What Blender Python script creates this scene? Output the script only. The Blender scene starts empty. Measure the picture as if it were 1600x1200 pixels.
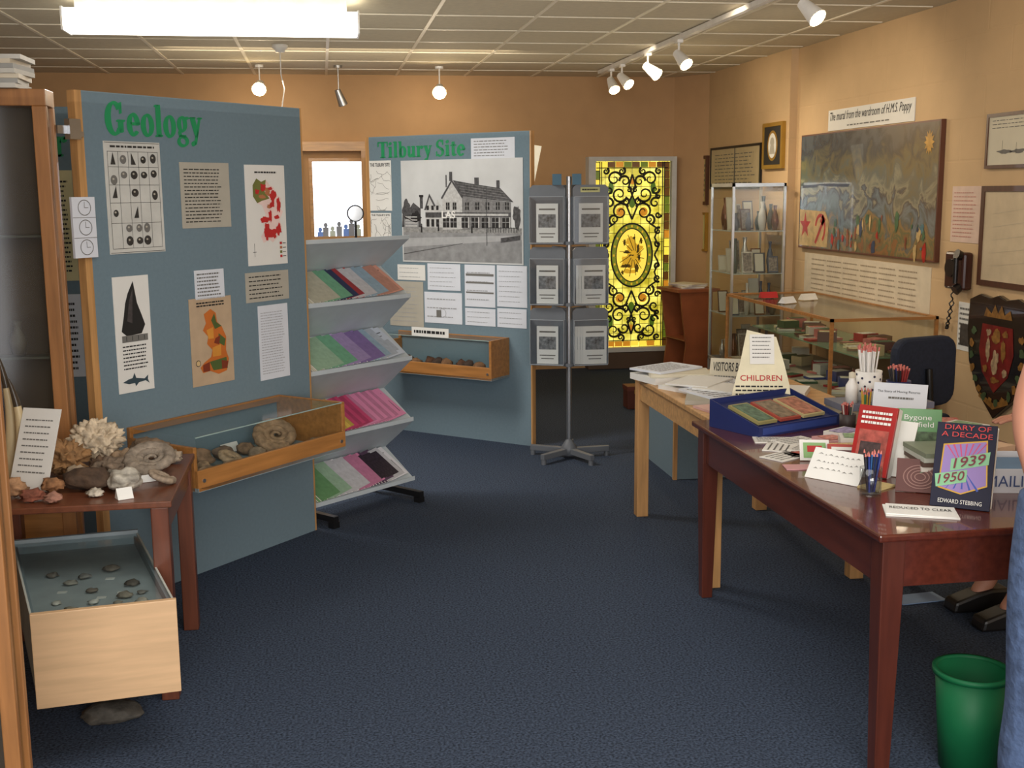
import bpy, math, random, bmesh
from mathutils import Vector, Matrix, noise
random.seed(7)
scene=bpy.context.scene; COL=scene.collection
pi=math.pi
# ---------------------------------------------------------------- materials
def L(c):
    c=c/255.
    return c/12.92 if c<=.04045 else ((c+.055)/1.055)**2.4
def rgb(c): return (L(c[0]),L(c[1]),L(c[2]),1)
MC={}
def M(name,col,rough=.55,metal=0,nz=.08,scale=12,bump=0,emit=0,coat=0,stretch=None,spec=.5):
    if name in MC: return MC[name]
    m=bpy.data.materials.new(name); m.use_nodes=True; nt=m.node_tree; b=nt.nodes['Principled BSDF']
    b.inputs['Roughness'].default_value=rough; b.inputs['Metallic'].default_value=metal
    b.inputs['Specular IOR Level'].default_value=spec
    if coat: b.inputs['Coat Weight'].default_value=coat
    c=rgb(col)
    tc=nt.nodes.new('ShaderNodeTexCoord'); mp=nt.nodes.new('ShaderNodeMapping'); nt.links.new(tc.outputs['Object'],mp.inputs[0])
    if stretch: mp.inputs['Scale'].default_value=stretch
    n=nt.nodes.new('ShaderNodeTexNoise'); n.inputs['Scale'].default_value=scale; n.inputs['Detail'].default_value=4
    nt.links.new(mp.outputs[0],n.inputs[0])
    r=nt.nodes.new('ShaderNodeValToRGB'); r.color_ramp.elements[0].position=.3; r.color_ramp.elements[1].position=.7
    r.color_ramp.elements[0].color=tuple(x*(1-nz) for x in c[:3])+(1,)
    r.color_ramp.elements[1].color=tuple(min(1,x*(1+nz)) for x in c[:3])+(1,)
    nt.links.new(n.outputs[0],r.inputs[0]); nt.links.new(r.outputs[0],b.inputs['Base Color'])
    if bump:
        bp=nt.nodes.new('ShaderNodeBump'); bp.inputs['Strength'].default_value=bump; bp.inputs['Distance'].default_value=.01
        nt.links.new(n.outputs[0],bp.inputs['Height']); nt.links.new(bp.outputs[0],b.inputs['Normal'])
    if emit:
        nt.links.new(r.outputs[0],b.inputs['Emission Color']); b.inputs['Emission Strength'].default_value=emit
    MC[name]=m; return m
def wood(name,col,rough=.4,coat=.1,axis=0,nz=.22):
    s=[14,14,14]; s[axis]=1.2
    return M(name,col,rough,nz=nz,scale=3.0,stretch=tuple(s),coat=coat)
def glass(name,tint=(255,255,255),refl=.05,edge=.5,rough=.04):
    m=bpy.data.materials.new(name); m.use_nodes=True; nt=m.node_tree; nt.nodes.clear()
    o=nt.nodes.new('ShaderNodeOutputMaterial'); t=nt.nodes.new('ShaderNodeBsdfTransparent'); g=nt.nodes.new('ShaderNodeBsdfGlossy')
    t.inputs[0].default_value=rgb(tint); g.inputs['Roughness'].default_value=rough
    lw=nt.nodes.new('ShaderNodeLayerWeight'); lw.inputs[0].default_value=.5
    pw=nt.nodes.new('ShaderNodeMath'); pw.operation='POWER'; pw.inputs[1].default_value=5; nt.links.new(lw.outputs['Facing'],pw.inputs[0])
    ad=nt.nodes.new('ShaderNodeMath'); ad.operation='MULTIPLY_ADD'; ad.inputs[1].default_value=edge; ad.inputs[2].default_value=refl
    nt.links.new(pw.outputs[0],ad.inputs[0])
    mx=nt.nodes.new('ShaderNodeMixShader'); nt.links.new(ad.outputs[0],mx.inputs[0]); nt.links.new(t.outputs[0],mx.inputs[1]); nt.links.new(g.outputs[0],mx.inputs[2])
    nt.links.new(mx.outputs[0],o.inputs[0]); return m
PLASTIC=glass('clear_plastic',(240,243,245),.08); LID=glass('lid_glass',(232,240,240),.14,.8,.12); CASEG=glass('case_glass',(243,248,247),.09,.6,.10)
BOARD=M('board_grey_blue',(106,126,137),.85,nz=.04,scale=60)
PINE=wood('pine',(190,146,94),.45); PINEZ=wood('pine_upright',(186,140,88),.45,axis=2)
OAK=wood('oak_case',(164,112,60),.4); OAKZ=wood('oak_upright',(150,102,58),.4,axis=2)
PLY=wood('plywood_pale',(206,170,130),.5,nz=.1)
RED=wood('mahogany',(84,37,25),.25,.4,axis=1); REDZ=wood('mahogany_upright',(80,36,24),.3,.3,axis=2)
TEAK=wood('teak_table',(104,58,36),.4,.2,axis=1); TEAKZ=wood('teak_upright',(98,52,33),.4,.2,axis=2)
PAPER=M('paper_white',(222,221,216),.8,nz=.02); CREAM=M('paper_cream',(208,201,180),.8,nz=.03); BEIGE=M('paper_beige',(172,167,154),.8,nz=.04)
CARD=M('card_cool_white',(212,216,224),.7,nz=.02)
INK=M('ink_black',(28,27,27),.7,nz=.02); GREYINK=M('ink_grey',(110,108,104),.8,nz=.03)
GREEN=M('lettering_green',(24,140,86),.6,nz=.03); REDI=M('ink_red',(176,34,34),.6,nz=.05)
BLACK=M('black_metal',(24,24,26),.4,.2); CHROME=M('brushed_steel',(170,172,175),.3,.9); ALU=M('aluminium',(200,202,205),.3,.75)
GOLD=M('gilt',(178,140,60),.4,.6); WHITE=M('white_enamel',(235,233,228),.4)
NAVY=M('navy_card',(28,40,92),.5,nz=.05); GREYM=M('grey_plastic',(96,100,106),.5,nz=.05)
# ---------------------------------------------------------------- mesh builder
class MB:
    def __init__(s): s.v=[];s.f=[];s.m=[];s.sm=[]
    def add(s,vs,fs,mi=0,smooth=False):
        k=len(s.v); s.v+= [tuple(v) for v in vs]
        for f in fs: s.f.append([k+i for i in f]); s.m.append(mi); s.sm.append(smooth)
        return s
    def box(s,a,b,mi=0):
        x0,y0,z0=a;x1,y1,z1=b
        x0,x1=min(x0,x1),max(x0,x1);y0,y1=min(y0,y1),max(y0,y1);z0,z1=min(z0,z1),max(z0,z1)
        return s.add([(x0,y0,z0),(x1,y0,z0),(x1,y1,z0),(x0,y1,z0),(x0,y0,z1),(x1,y0,z1),(x1,y1,z1),(x0,y1,z1)],
            [(0,3,2,1),(4,5,6,7),(0,1,5,4),(1,2,6,5),(2,3,7,6),(3,0,4,7)],mi)
    def prism(s,pts,ax,lo,hi,mi=0):
        def P(p,t):
            if ax=='x': return (t,p[0],p[1])
            if ax=='y': return (p[0],t,p[1])
            return (p[0],p[1],t)
        n=len(pts)
        vs=[P(p,lo) for p in pts]+[P(p,hi) for p in pts]
        fs=[tuple(range(n))[::-1],tuple(range(n,2*n))]+[(i,(i+1)%n,n+(i+1)%n,n+i) for i in range(n)]
        return s.add(vs,fs,mi)
    def cyl(s,p0,p1,r0,r1=None,n=16,mi=0,caps=True):
        r1=r0 if r1 is None else r1
        p0=Vector(p0);p1=Vector(p1);d=(p1-p0).normalized();a=d.orthogonal().normalized();b=d.cross(a)
        vs=[];
        for p,r in((p0,r0),(p1,r1)):
            for i in range(n):
                t=2*pi*i/n; vs.append(p+(a*math.cos(t)+b*math.sin(t))*r)
        s.add(vs,[(i,(i+1)%n,n+(i+1)%n,n+i) for i in range(n)],mi,True)
        if caps: s.add(vs,[tuple(range(n))[::-1],tuple(range(n,2*n))],mi)
        return s
    def lathe(s,c,prof,n=24,mi=0):
        vs=[]
        for r,z in prof:
            for i in range(n):
                t=2*pi*i/n; vs.append((c[0]+r*math.cos(t),c[1]+r*math.sin(t),c[2]+z))
        fs=[]
        for j in range(len(prof)-1):
            for i in range(n): fs.append((j*n+i,j*n+(i+1)%n,(j+1)*n+(i+1)%n,(j+1)*n+i))
        return s.add(vs,fs,mi,True)
    def tube(s,pts,r,n=8,mi=0):
        pts=[Vector(p) for p in pts]; rr=r if isinstance(r,list) else [r]*len(pts)
        d=(pts[1]-pts[0]).normalized(); a=d.orthogonal().normalized(); vs=[]
        for k,p in enumerate(pts):
            if k==0: d=(pts[1]-p)
            elif k==len(pts)-1: d=p-pts[k-1]
            else: d=pts[k+1]-pts[k-1]
            d.normalize(); a=(a-d*a.dot(d)).normalized(); b=d.cross(a)
            for i in range(n):
                t=2*pi*i/n; vs.append(p+(a*math.cos(t)+b*math.sin(t))*rr[k])
        m=len(pts)
        fs=[(k*n+i,k*n+(i+1)%n,(k+1)*n+(i+1)%n,(k+1)*n+i) for k in range(m-1) for i in range(n)]
        s.add(vs,fs,mi,True); s.add(vs,[tuple(range(n))[::-1],tuple(range((m-1)*n,m*n))],mi); return s
    def quadxz(s,x0,z0,x1,z1,y,mi=0): return s.add([(x0,y,z0),(x1,y,z0),(x1,y,z1),(x0,y,z1)],[(0,1,2,3)],mi)
    def polyxz(s,pts,y,mi=0): return s.add([(p[0],y,p[1]) for p in pts],[tuple(range(len(pts)))],mi)
    def discxz(s,cx,cz,rx,rz,y,mi=0,n=24): return s.polyxz([(cx+rx*math.cos(2*pi*i/n),cz+rz*math.sin(2*pi*i/n)) for i in range(n)],y,mi)
    def ring(s,cx,cz,rx,rz,sx,sz,a0=0,a1=360,y=0,mi=0,n=28):
        vs=[]
        for i in range(n+1):
            t=math.radians(a0+(a1-a0)*i/n); vs+=[(cx+rx*math.cos(t),y,cz+rz*math.sin(t)),(cx+(rx-sx)*math.cos(t),y,cz+(rz-sz)*math.sin(t))]
        return s.add(vs,[(2*i,2*i+2,2*i+3,2*i+1) for i in range(n)],mi)
    def obj(s,name,mats,parent=None,label=None,cat=None,group=None,bevel=0,kind=None,mat=None):
        me=bpy.data.meshes.new(name); me.from_pydata(s.v,[],s.f)
        for m in (mats if isinstance(mats,(list,tuple)) else [mats]): me.materials.append(m)
        me.polygons.foreach_set('material_index',s.m); me.polygons.foreach_set('use_smooth',s.sm); me.update()
        o=bpy.data.objects.new(name,me); COL.objects.link(o)
        if parent: o.parent=parent
        tag(o,label,cat,group,kind)
        if bevel:
            b=o.modifiers.new('b','BEVEL'); b.width=bevel; b.segments=2; b.limit_method='ANGLE'
        if mat is not None: o.matrix_world=mat
        return o
def tag(o,label=None,cat=None,group=None,kind=None):
    if label: o['label']=label
    if cat: o['category']=cat
    if group: o['group']=group
    if kind: o['kind']=kind
def TH(name,label,cat,mat=None,group=None):
    o=bpy.data.objects.new(name,None); o.empty_display_size=.1; COL.objects.link(o); tag(o,label,cat,group)
    if mat is not None: o.matrix_world=mat
    return o
def T(x,y,z): return Matrix.Translation((x,y,z))
def RZ(a): return Matrix.Rotation(math.radians(a),4,'Z')
def RX(a): return Matrix.Rotation(math.radians(a),4,'X')
def RY(a): return Matrix.Rotation(math.radians(a),4,'Y')
# wall frames : local x along surface, z up, -y toward the room
FG=T(-.90,4.68,0)@RZ(49); FT=T(.32,8.16,0)@RZ(-41.3); FB=T(0,10.54,0); FR=T(3.53,10.54,0)@RZ(-90)
def on(fr,u,z,off=0): return fr@T(u,-off,z)
def txt(body,x0,z0,w,h,y,mat,parent,name='lettering',bold=0,shear=0,align='L',space=1.0):
    cu=bpy.data.curves.new('t','FONT'); cu.body=body; cu.offset=bold; cu.shear=shear; cu.space_line=space; cu.resolution_u=3
    if align=='C': cu.align_x='CENTER'
    o=bpy.data.objects.new('t',cu); COL.objects.link(o); bpy.context.view_layer.update()
    me=bpy.data.meshes.new_from_object(o.evaluated_get(bpy.context.evaluated_depsgraph_get())); bpy.data.objects.remove(o)
    xs=[v.co.x for v in me.vertices]; ys=[v.co.y for v in me.vertices]
    ax,bx,ay,by=min(xs),max(xs),min(ys),max(ys)
    for v in me.vertices:
        v.co=((v.co.x-ax)/(bx-ax)*w+x0, y, (v.co.y-ay)/(by-ay)*h+z0)
    me.materials.clear(); me.materials.append(mat); me.name=name
    o=bpy.data.objects.new(name,me); COL.objects.link(o); o.parent=parent; return o
def lines(mb,x0,x1,z0,z1,n,y=-.004,mi=0,seed=1,fill=.5,gap=.12,ragged=.15):
    r=random.Random(seed); st=(z1-z0)/n
    for i in range(n):
        zc=z1-(i+.5)*st; h=st*fill*.5; x=x0; end=x1-(x1-x0)*r.random()*ragged
        while x<end:
            w=(x1-x0)*r.uniform(.04,.13); e=min(end,x+w); mb.quadxz(x,zc-h,e,zc+h,y,mi); x=e+(x1-x0)*gap*.18
    return mb
def sheet(fr,u0,z0,u1,z1,name,label,cat,mat,off=.001,th=.0025,group=None):
    mb=MB().box((0,-th,0),(u1-u0,0,z1-z0))
    return mb.obj(name,mat,label=label,cat=cat,group=group,mat=on(fr,u0,z0,off))
def textsheet(fr,u0,z0,u1,z1,label,mat,n=10,seed=1,head=False,off=.001,ink=None,name='text_sheet',cols=1,fill=.4):
    o=sheet(fr,u0,z0,u1,z1,name,label,'sign',mat,off)
    w=u1-u0;h=z1-z0;mb=MB()
    top=h*.92
    cw=w*.86/cols
    for c in range(cols): lines(mb,w*.07+c*cw,w*.07+(c+.92)*cw,h*.07,top,n,seed=seed+c,fill=fill)
    mb.obj('printed_text',ink or INK,parent=o); return o
# ---------------------------------------------------------------- serif lettering
def serif(word,w,h,y,mat,parent,name='lettering',bo=.0035):
    mb=MB();x=0
    for ch in word:
        m=MB();R_=lambda a,b,c,d:m.quadxz(a,b,c,d,y)
        if ch=='G': m.ring(.4,.5,.4,.52,.22,.08,38,322,y); R_(.58,.08,.77,.45);R_(.5,.41,.86,.46);R_(.66,.66,.72,1.0);adv=.98
        elif ch=='e': m.ring(.28,.34,.28,.36,.18,.08,0,318,y);R_(.1,.33,.55,.40);adv=.65
        elif ch=='o': m.ring(.29,.34,.29,.36,.18,.07,0,360,y);adv=.67
        elif ch=='l': R_(.07,0,.25,1);R_(0,0,.32,.05);R_(0,.95,.15,1);adv=.41
        elif ch=='g': m.ring(.25,.44,.23,.26,.15,.06,0,360,y);m.ring(.26,-.12,.27,.18,.11,.07,0,360,y);m.polyxz([(.05,.2),(.12,.24),(.2,.05),(.1,.02)],y);R_(.1,0,.4,.08);R_(.4,.6,.56,.68);adv=.63
        elif ch=='y': m.polyxz([(.05,.68),(.25,.68),(.42,.16),(.33,-.04)],y);m.polyxz([(.50,.68),(.57,.68),(.30,-.22),(.2,-.22)],y);m.discxz(.17,-.18,.09,.08,y);R_(0,.64,.3,.68);R_(.42,.64,.64,.68);adv=.66
        elif ch=='T': R_(.29,0,.49,1);R_(0,.94,.78,1);R_(0,.7,.05,1);R_(.73,.7,.78,1);R_(.18,0,.6,.05);adv=.83
        elif ch=='i': R_(.07,0,.25,.68);m.discxz(.16,.88,.1,.1,y);R_(0,0,.32,.05);R_(0,.63,.15,.68);adv=.41
        elif ch=='b': R_(.05,0,.2,1);m.ring(.31,.34,.27,.36,.18,.07,0,360,y);R_(-.02,.95,.1,1);adv=.67
        elif ch=='u': R_(.06,.15,.22,.68);R_(.4,0,.56,.68);m.ring(.25,.2,.19,.21,.15,.1,180,360,y);R_(0,.63,.1,.68);R_(.33,.63,.45,.68);R_(.5,0,.64,.05);adv=.71
        elif ch=='r': R_(.07,0,.24,.68);R_(0,0,.32,.05);R_(0,.63,.12,.68);m.ring(.36,.42,.17,.27,.07,.1,60,170,y);m.discxz(.43,.58,.08,.09,y);adv=.54
        elif ch=='S': m.ring(.31,.74,.27,.28,.14,.08,35,235,y);m.ring(.31,.27,.29,.29,.15,.08,-145,60,y);m.polyxz([(.07,.66),(.16,.55),(.48,.3),(.58,.38),(.4,.52),(.2,.62)],y);R_(.5,.7,.55,1);R_(.03,0,.08,.3);adv=.7
        elif ch=='t': R_(.1,.1,.27,.86);R_(0,.62,.4,.68);m.ring(.27,.14,.17,.15,.15,.08,180,340,y);adv=.48
        else: adv=.28
        mb.add([(v[0]+x,v[1],v[2]) for v in m.v],m.f); x+=adv
    s=w/x; base=[(v[0]*s,v[1],v[2]*h) for v in mb.v]; fc=list(mb.f)
    out=MB()
    for k,(dx,dz) in enumerate([(-bo,-bo*.5),(0,0),(bo,bo*.5)]):
        out.add([(v[0]+dx,v[1]-.0002*k,v[2]+dz) for v in base],fc)
    return out.obj(name,mat,parent=parent)
# ---------------------------------------------------------------- camera
F=1800.;H=1.65
R=Matrix.Rotation(math.radians(-9.2),3,'Z')@Matrix.Rotation(pi/2-math.atan(300/F),3,'X')@Matrix.Rotation(math.radians(-.5),3,'Z')
cd=bpy.data.cameras.new('camera'); cam=bpy.data.objects.new('camera',cd); COL.objects.link(cam)
cam.matrix_world=T(0,0,H)@R.to_4x4(); cd.sensor_width=36; cd.lens=F*36/1600; cd.clip_start=.05; scene.camera=cam
# ---------------------------------------------------------------- room shell
CH=2.68
MB().box((-3.8,-2,-.1),(3.9,11,0)).obj('floor',M('carpet_navy',(58,68,85),.95,nz=.7,scale=120,bump=.4,spec=.15),kind='structure')
CEIL=M('ceiling_tile',(208,197,172),.9,nz=.05,scale=25,bump=.1)
MB().box((-3.8,-2,CH),(3.9,11,CH+.1)).obj('ceiling',CEIL,kind='structure')
WB=M('wall_tan',(188,150,108),.85,nz=.04,scale=6)
def blockwall(name,col):
    m=M(name,col,.8,nz=.04,scale=5); nt=m.node_tree; b=nt.nodes['Principled BSDF']
    tc=nt.nodes.new('ShaderNodeTexCoord')
    sp=nt.nodes.new('ShaderNodeSeparateXYZ'); cb=nt.nodes.new('ShaderNodeCombineXYZ'); nt.links.new(tc.outputs['Object'],sp.inputs[0])
    nt.links.new(sp.outputs['Y'],cb.inputs['X']); nt.links.new(sp.outputs['Z'],cb.inputs['Y'])
    br=nt.nodes.new('ShaderNodeTexBrick'); nt.links.new(cb.outputs[0],br.inputs['Vector']); br.inputs['Scale'].default_value=1
    br.inputs['Brick Width'].default_value=.45; br.inputs['Row Height'].default_value=.225; br.inputs['Mortar Size'].default_value=.008; br.inputs['Mortar Smooth'].default_value=.6
    bp=nt.nodes.new('ShaderNodeBump'); bp.inputs['Strength'].default_value=.18; bp.inputs['Distance'].default_value=.01; bp.invert=True
    nt.links.new(br.outputs['Fac'],bp.inputs['Height']); nt.links.new(bp.outputs[0],b.inputs['Normal']); return m
WR=blockwall('wall_painted_block',(200,169,128))
mb=MB()
mb.box((-3.8,10.54,0),(-.10,10.7,CH)).box((.40,10.54,0),(3.9,10.7,CH)).box((-.10,10.54,0),(.40,10.7,1.24)).box((-.10,10.54,1.96),(.40,10.7,CH))
mb.obj('wall_back',WB,kind='structure')
MB().box((3.53,-2,0),(3.69,10.54,CH)).obj('wall_right',WR,kind='structure')
MB().box((-3.8,-2,0),(-3.64,10.54,CH)).obj('wall_left',WB,kind='structure')
MB().box((3.47,8.36,0),(3.53,10.54,CH)).obj('trim_1',WR,kind='structure')
mb=MB(); x=-3.58
while x<3.53:
    mb.box((x-.011,-1.9,CH-.006),(x+.011,10.54,CH)); x+=.61
y=.3
while y<10.54:
    mb.box((-3.64,y-.008,CH-.005),(3.5,y+.008,CH)); y+=.61
mb.obj('trim_2',M('grid_bar_cream',(238,230,210),.5,nz=.02),kind='structure')
# window
w=TH('window_1','bright daylight window in pale frame',None); w['kind']='structure'; w.matrix_world=on(FB,-.10,1.24)
mb=MB(); mb.box((0,-.02,0),(.03,.12,.72)).box((.47,-.02,0),(.5,.12,.72)).box((.03,-.02,0),(.47,.12,.03)).box((.03,-.02,.69),(.47,.12,.72)); mb.obj('window_frame',PINE,parent=w)
mb=MB().quadxz(.03,.03,.47,.69,.08); mb.obj('window_pane',M('daylight_pane',(225,232,255),.3,emit=4.0,nz=.15,scale=4),parent=w)
t=MB()
for i,(px,pz,c) in enumerate([(.08,.05,0),(.13,.10,1),(.19,.06,2),(.25,.11,1),(.31,.08,0),(.36,.14,1),(.42,.08,2)]): t.box((px-.025,.05,.03),(px+.025,.075,.03+pz*.8),c); t.discxz(px,.03+pz*.8+.02,.018,.022,.05,c)
t.obj('window_view',[M('view_blue',(90,120,180),emit=.5),M('view_dark',(110,114,120),emit=.5),M('view_green',(150,160,150),emit=.5)],parent=w)
# ---------------------------------------------------------------- ceiling fittings
fl=TH('fluorescent_light','long white ceiling strip light with glowing diffuser','light',T(-.53,6.57,2.50))
MB().box((-.76,-.11,.0),(.76,.11,.11)).obj('diffuser',M('diffuser_glow',(255,250,235),.4,emit=5.0,nz=.01),parent=fl,bevel=.012)
MB().box((-.70,-.07,.11),(.70,.07,.18)).box((-.765,-.115,-.003),(-.755,.115,.115)).box((.755,-.115,-.003),(.765,.115,.115)).obj('mounting_body',WHITE,parent=fl)
LAMP=M('lamp_glow',(255,226,170),.4,emit=40,nz=.01)
def spot_head(parent,p,d,face=LAMP,body=WHITE,r=.042):
    d=Vector(d).normalized(); p=Vector(p); a=p-d*.03
    s=MB().cyl(a,p+d*.10,r*.6,r,20,caps=True).obj('lamp_shade',body,parent=parent)
    MB().cyl(p+d*.1005,p+d*.104,r*.86,r*.86,20).obj('lamp_face',face,parent=s)
tr=TH('track_light_rail','white ceiling track rail with adjustable spotlights','light',T(2.4,0,CH-.006))
MB().box((-.018,5.3,-.03),(.018,9.95,0)).obj('rail',WHITE,parent=tr)
SP=[(9.55,(.1,-.55,-.6)),(9.2,(.35,-.6,-.55)),(8.45,(.55,-.5,-.55)),(7.7,(.3,-.6,-.6)),(5.62,(.3,-.55,-.55))]
for y,d in SP:
    s=TH('spotlight','white adjustable spotlight clipped to ceiling rail','light',T(2.4,y,CH-.036),group='spotlights on the ceiling rail')
    MB().cyl((0,0,0),(0,0,-.07),.008,n=8).box((-.02,-.03,-.02),(.02,.03,0)).obj('bracket',WHITE,parent=s)
    spot_head(s,(0,0,-.10),d,r=.048)
STR=M('lamp_glow_strong',(255,226,170),.4,emit=70,nz=.01)
for i,(x,z,on_) in enumerate([(-.46,2.52,1),(.17,2.46,0),(1.0,2.50,1)]):
    s=TH('spotlight','small ceiling spotlight on a short stem, '+('glowing' if on_ else 'unlit'),'light',T(x,9.8,CH),group='spotlights above the display boards')
    MB().cyl((0,0,0),(0,0,-(CH-z)+.03),.006,n=8).cyl((0,0,0),(0,0,-.02),.035,n=16).obj('stem',WHITE if on_ else CHROME,parent=s)
    d=Vector((-.05-.05*x,-.8,-.35)) if on_ else Vector((.3,.2,-.8))
    spot_head(s,(0,0,z-CH),d,STR if on_ else CHROME,WHITE if on_ else CHROME,.058 if on_ else .04)
dt=TH('smoke_detector','small white ceiling sensor with dangling cord','sensor',T(-.25,8.5,CH))
MB().lathe((0,0,0),[(.0,-.05),(.03,-.05),(.04,-.03),(.055,-.02),(.055,0)],20).obj('housing',WHITE,parent=dt)
MB().tube([(0,0,-.04),(.0,0,-.2),(.02,0,-.3),(-.0,.0,-.42),(-.06,0,-.5)],.004,6).obj('cord',WHITE,parent=dt)
# ---------------------------------------------------------------- Geology board
def board(name,fr,Lb,Hb,label):
    o=TH(name,label,'display board',fr)
    MB().box((.02,0,0),(Lb-.006,.04,Hb-.004)).obj('panel',BOARD,parent=o)
    MB().box((-.012,-.001,0),(.02,.041,Hb)).obj('edge_strip',PINEZ,parent=o)
    MB().box((Lb-.006,-.001,0),(Lb+.004,.041,Hb)).obj('edge_strip',PINEZ,parent=o)
    MB().box((.02,0.002,Hb-.004),(Lb-.006,.039,Hb)).obj('top_trim',M('trim_blue_grey',(120,140,150)),parent=o); return o
gb=board('display_board',FG,1.245,2.045,'tall grey-blue board headed Geology with pinned fossil posters')
gl=serif('Geology',.50,.125,-.002,GREEN,gb); gl.location=(.125,0,1.885)
o=sheet(FG,.105,1.42,.385,1.86,'fossil_chart','white chart of fossils in a ruled grid','poster',M('chart_paper',(196,196,190),.8))
m=MB(); w,h=.28,.44
for i in range(6): m.quadxz(.015+i*.05,.02,.0165+i*.05,h-.04,-.004)
for z in (.02,.12,.2,.27,.34,h-.04): m.quadxz(.015,z,w-.013,z+.0015,-.004)
lines(m,.03,.25,h-.028,h-.012,1,seed=6,ragged=0); m.quadxz(.004,.004,w-.004,.006,-.004); m.quadxz(.004,h-.006,w-.004,h-.004,-.004)
rr=random.Random(3)
for (cx,cz) in [(.04,.37),(.09,.37),(.14,.37),(.19,.37),(.24,.375),(.09,.31),(.14,.31),(.19,.31),(.24,.315),(.04,.24),(.04,.29),(.14,.24),(.24,.23),(.04,.16),(.14,.16),(.1,.10),(.15,.1),(.19,.1),(.1,.05),(.15,.05),(.19,.05)]:
    k=rr.random()
    if k<.35: m.polyxz([(cx-.012,cz-.02),(cx+.012,cz-.02),(cx+rr.uniform(-.01,.01),cz+.028)],-.0045,0)
    else: m.discxz(cx,cz,rr.uniform(.012,.018),rr.uniform(.013,.02),-.0045,0 if k>.6 else 1); m.discxz(cx-.003,cz+.004,.005,.004,-.005,2)
m.obj('printed_chart',[M('chart_ink',(50,49,48),nz=.5,scale=90),GREYINK,BEIGE],parent=o)
textsheet(FG,.485,1.51,.765,1.785,'beige typed information sheet on the board',BEIGE,16,5,fill=.28)
o=sheet(FG,.86,1.33,1.115,1.78,'map_poster','white poster with coloured geological map','poster',PAPER)
m=MB(); lines(m,.06,.2,.41,.425,1,seed=2,mi=3,ragged=0)
def blob(m,cx,cz,r,y,mi,seed,sx=1,sz=1,n=26):
    q=random.Random(seed); pts=[]
    for i in range(n):
        t=2*pi*i/n; k=r*(1+.55*noise.noise((math.cos(t)*1.5+seed,math.sin(t)*1.5,seed*3.1)))*q.uniform(.86,1.14); pts.append((cx+k*sx*math.cos(t),cz+k*sz*math.sin(t)))
    m.polyxz(pts,y,mi)
m.polyxz([(.045,.36),(.07,.39),(.10,.375),(.13,.385),(.155,.36),(.18,.35),(.195,.32),(.225,.30),(.215,.26),(.235,.24),(.21,.20),(.225,.17),(.20,.13),(.16,.10),(.14,.115),(.10,.10),(.085,.13),(.11,.16),(.10,.20),(.12,.23),(.10,.27),(.07,.28),(.045,.31)],-.0040,2)
m.polyxz([(.045,.36),(.07,.39),(.10,.375),(.13,.385),(.12,.33),(.15,.30),(.10,.29),(.07,.28),(.045,.31)],-.0043,1)
for k,(x_,z_,r_,c_,sx,sz) in enumerate([(.11,.35,.020,0,1,1),(.14,.33,.016,4,1,1.2),(.10,.31,.016,4,1.3,.6),(.155,.345,.012,0,1,.6),(.17,.31,.026,0,.8,1),(.205,.27,.022,0,.6,1.6),(.16,.27,.018,0,1,.7),(.115,.205,.026,0,1.1,.6),(.15,.22,.018,0,.6,1.6),(.125,.15,.026,0,.8,1.2),(.16,.14,.03,0,1,.8),(.20,.16,.02,0,.8,1.2),(.19,.215,.016,0,1,.6),(.07,.33,.012,0,1,1),(.14,.265,.010,4,1,1)]): blob(m,x_,z_,r_,-.0046-.0001*k,c_,k+31,sx,sz)
for i,c in enumerate((0,1,4,0)): m.quadxz(.205,.03+i*.02,.22,.042+i*.02,-.004,c); m.quadxz(.224,.034+i*.02,.245,.037+i*.02,-.004,3)
m.quadxz(.04,.04,.042,.10,-.004,3); m.quadxz(.03,.06,.052,.062,-.004,3)
m.obj('printed_map',[M('map_red',(186,40,42)),M('map_olive',(112,116,60)),M('map_white',(230,204,198)),INK,M('map_tan',(176,112,76))],parent=o)
o=sheet(FG,.105,.86,.285,1.33,'tooth_poster','tall white poster with black shark tooth and shark drawing','poster',PAPER)
m=MB(); m.polyxz([(.03,.25),(.055,.23),(.13,.235),(.15,.27),(.135,.31),(.115,.36),(.10,.45),(.07,.40),(.055,.36),(.045,.31)],-.004,0)
m.polyxz([(.06,.29),(.085,.28),(.096,.42),(.075,.37)],-.0045,2)
m.quadxz(.03,.205,.16,.232,-.0045,1)
for i in range(4): m.quadxz(.05+i*.03,.21,.053+i*.03,.228,-.005,0)
lines(m,.03,.16,.09,.195,7,seed=5,fill=.35)
m.polyxz([(.02,.045),(.05,.055),(.07,.058),(.08,.078),(.088,.056),(.13,.048),(.15,.062),(.147,.044),(.155,.026),(.135,.040),(.1,.036),(.085,.022),(.08,.036),(.05,.035)],-.004,3)
m.obj('printed_tooth',[INK,GREYINK,M('tooth_shine',(70,66,68),.4,nz=.4,scale=40),M('shark_blue_grey',(52,70,80))],parent=o)
textsheet(FG,.535,1.205,.705,1.33,'small white typed card on the board',CARD,7,8,ink=GREYINK)
textsheet(FG,.835,1.165,1.115,1.30,'small beige typed card on the board',BEIGE,6,9,fill=.25)
o=sheet(FG,.495,.83,.74,1.21,'map_poster','beige poster with orange and green figure-shaped map','poster',M('poster_tan',(182,158,130),.8))
m=MB(); lines(m,.04,.2,.34,.365,2,seed=3,mi=3,ragged=0)
m.polyxz([(.08,.31),(.12,.33),(.15,.31),(.155,.27),(.18,.25),(.205,.20),(.20,.14),(.215,.10),(.20,.05),(.15,.04),(.10,.06),(.06,.055),(.045,.08),(.07,.10),(.11,.12),(.12,.15),(.09,.18),(.10,.21),(.07,.24),(.09,.27)],-.0040,0)
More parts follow.
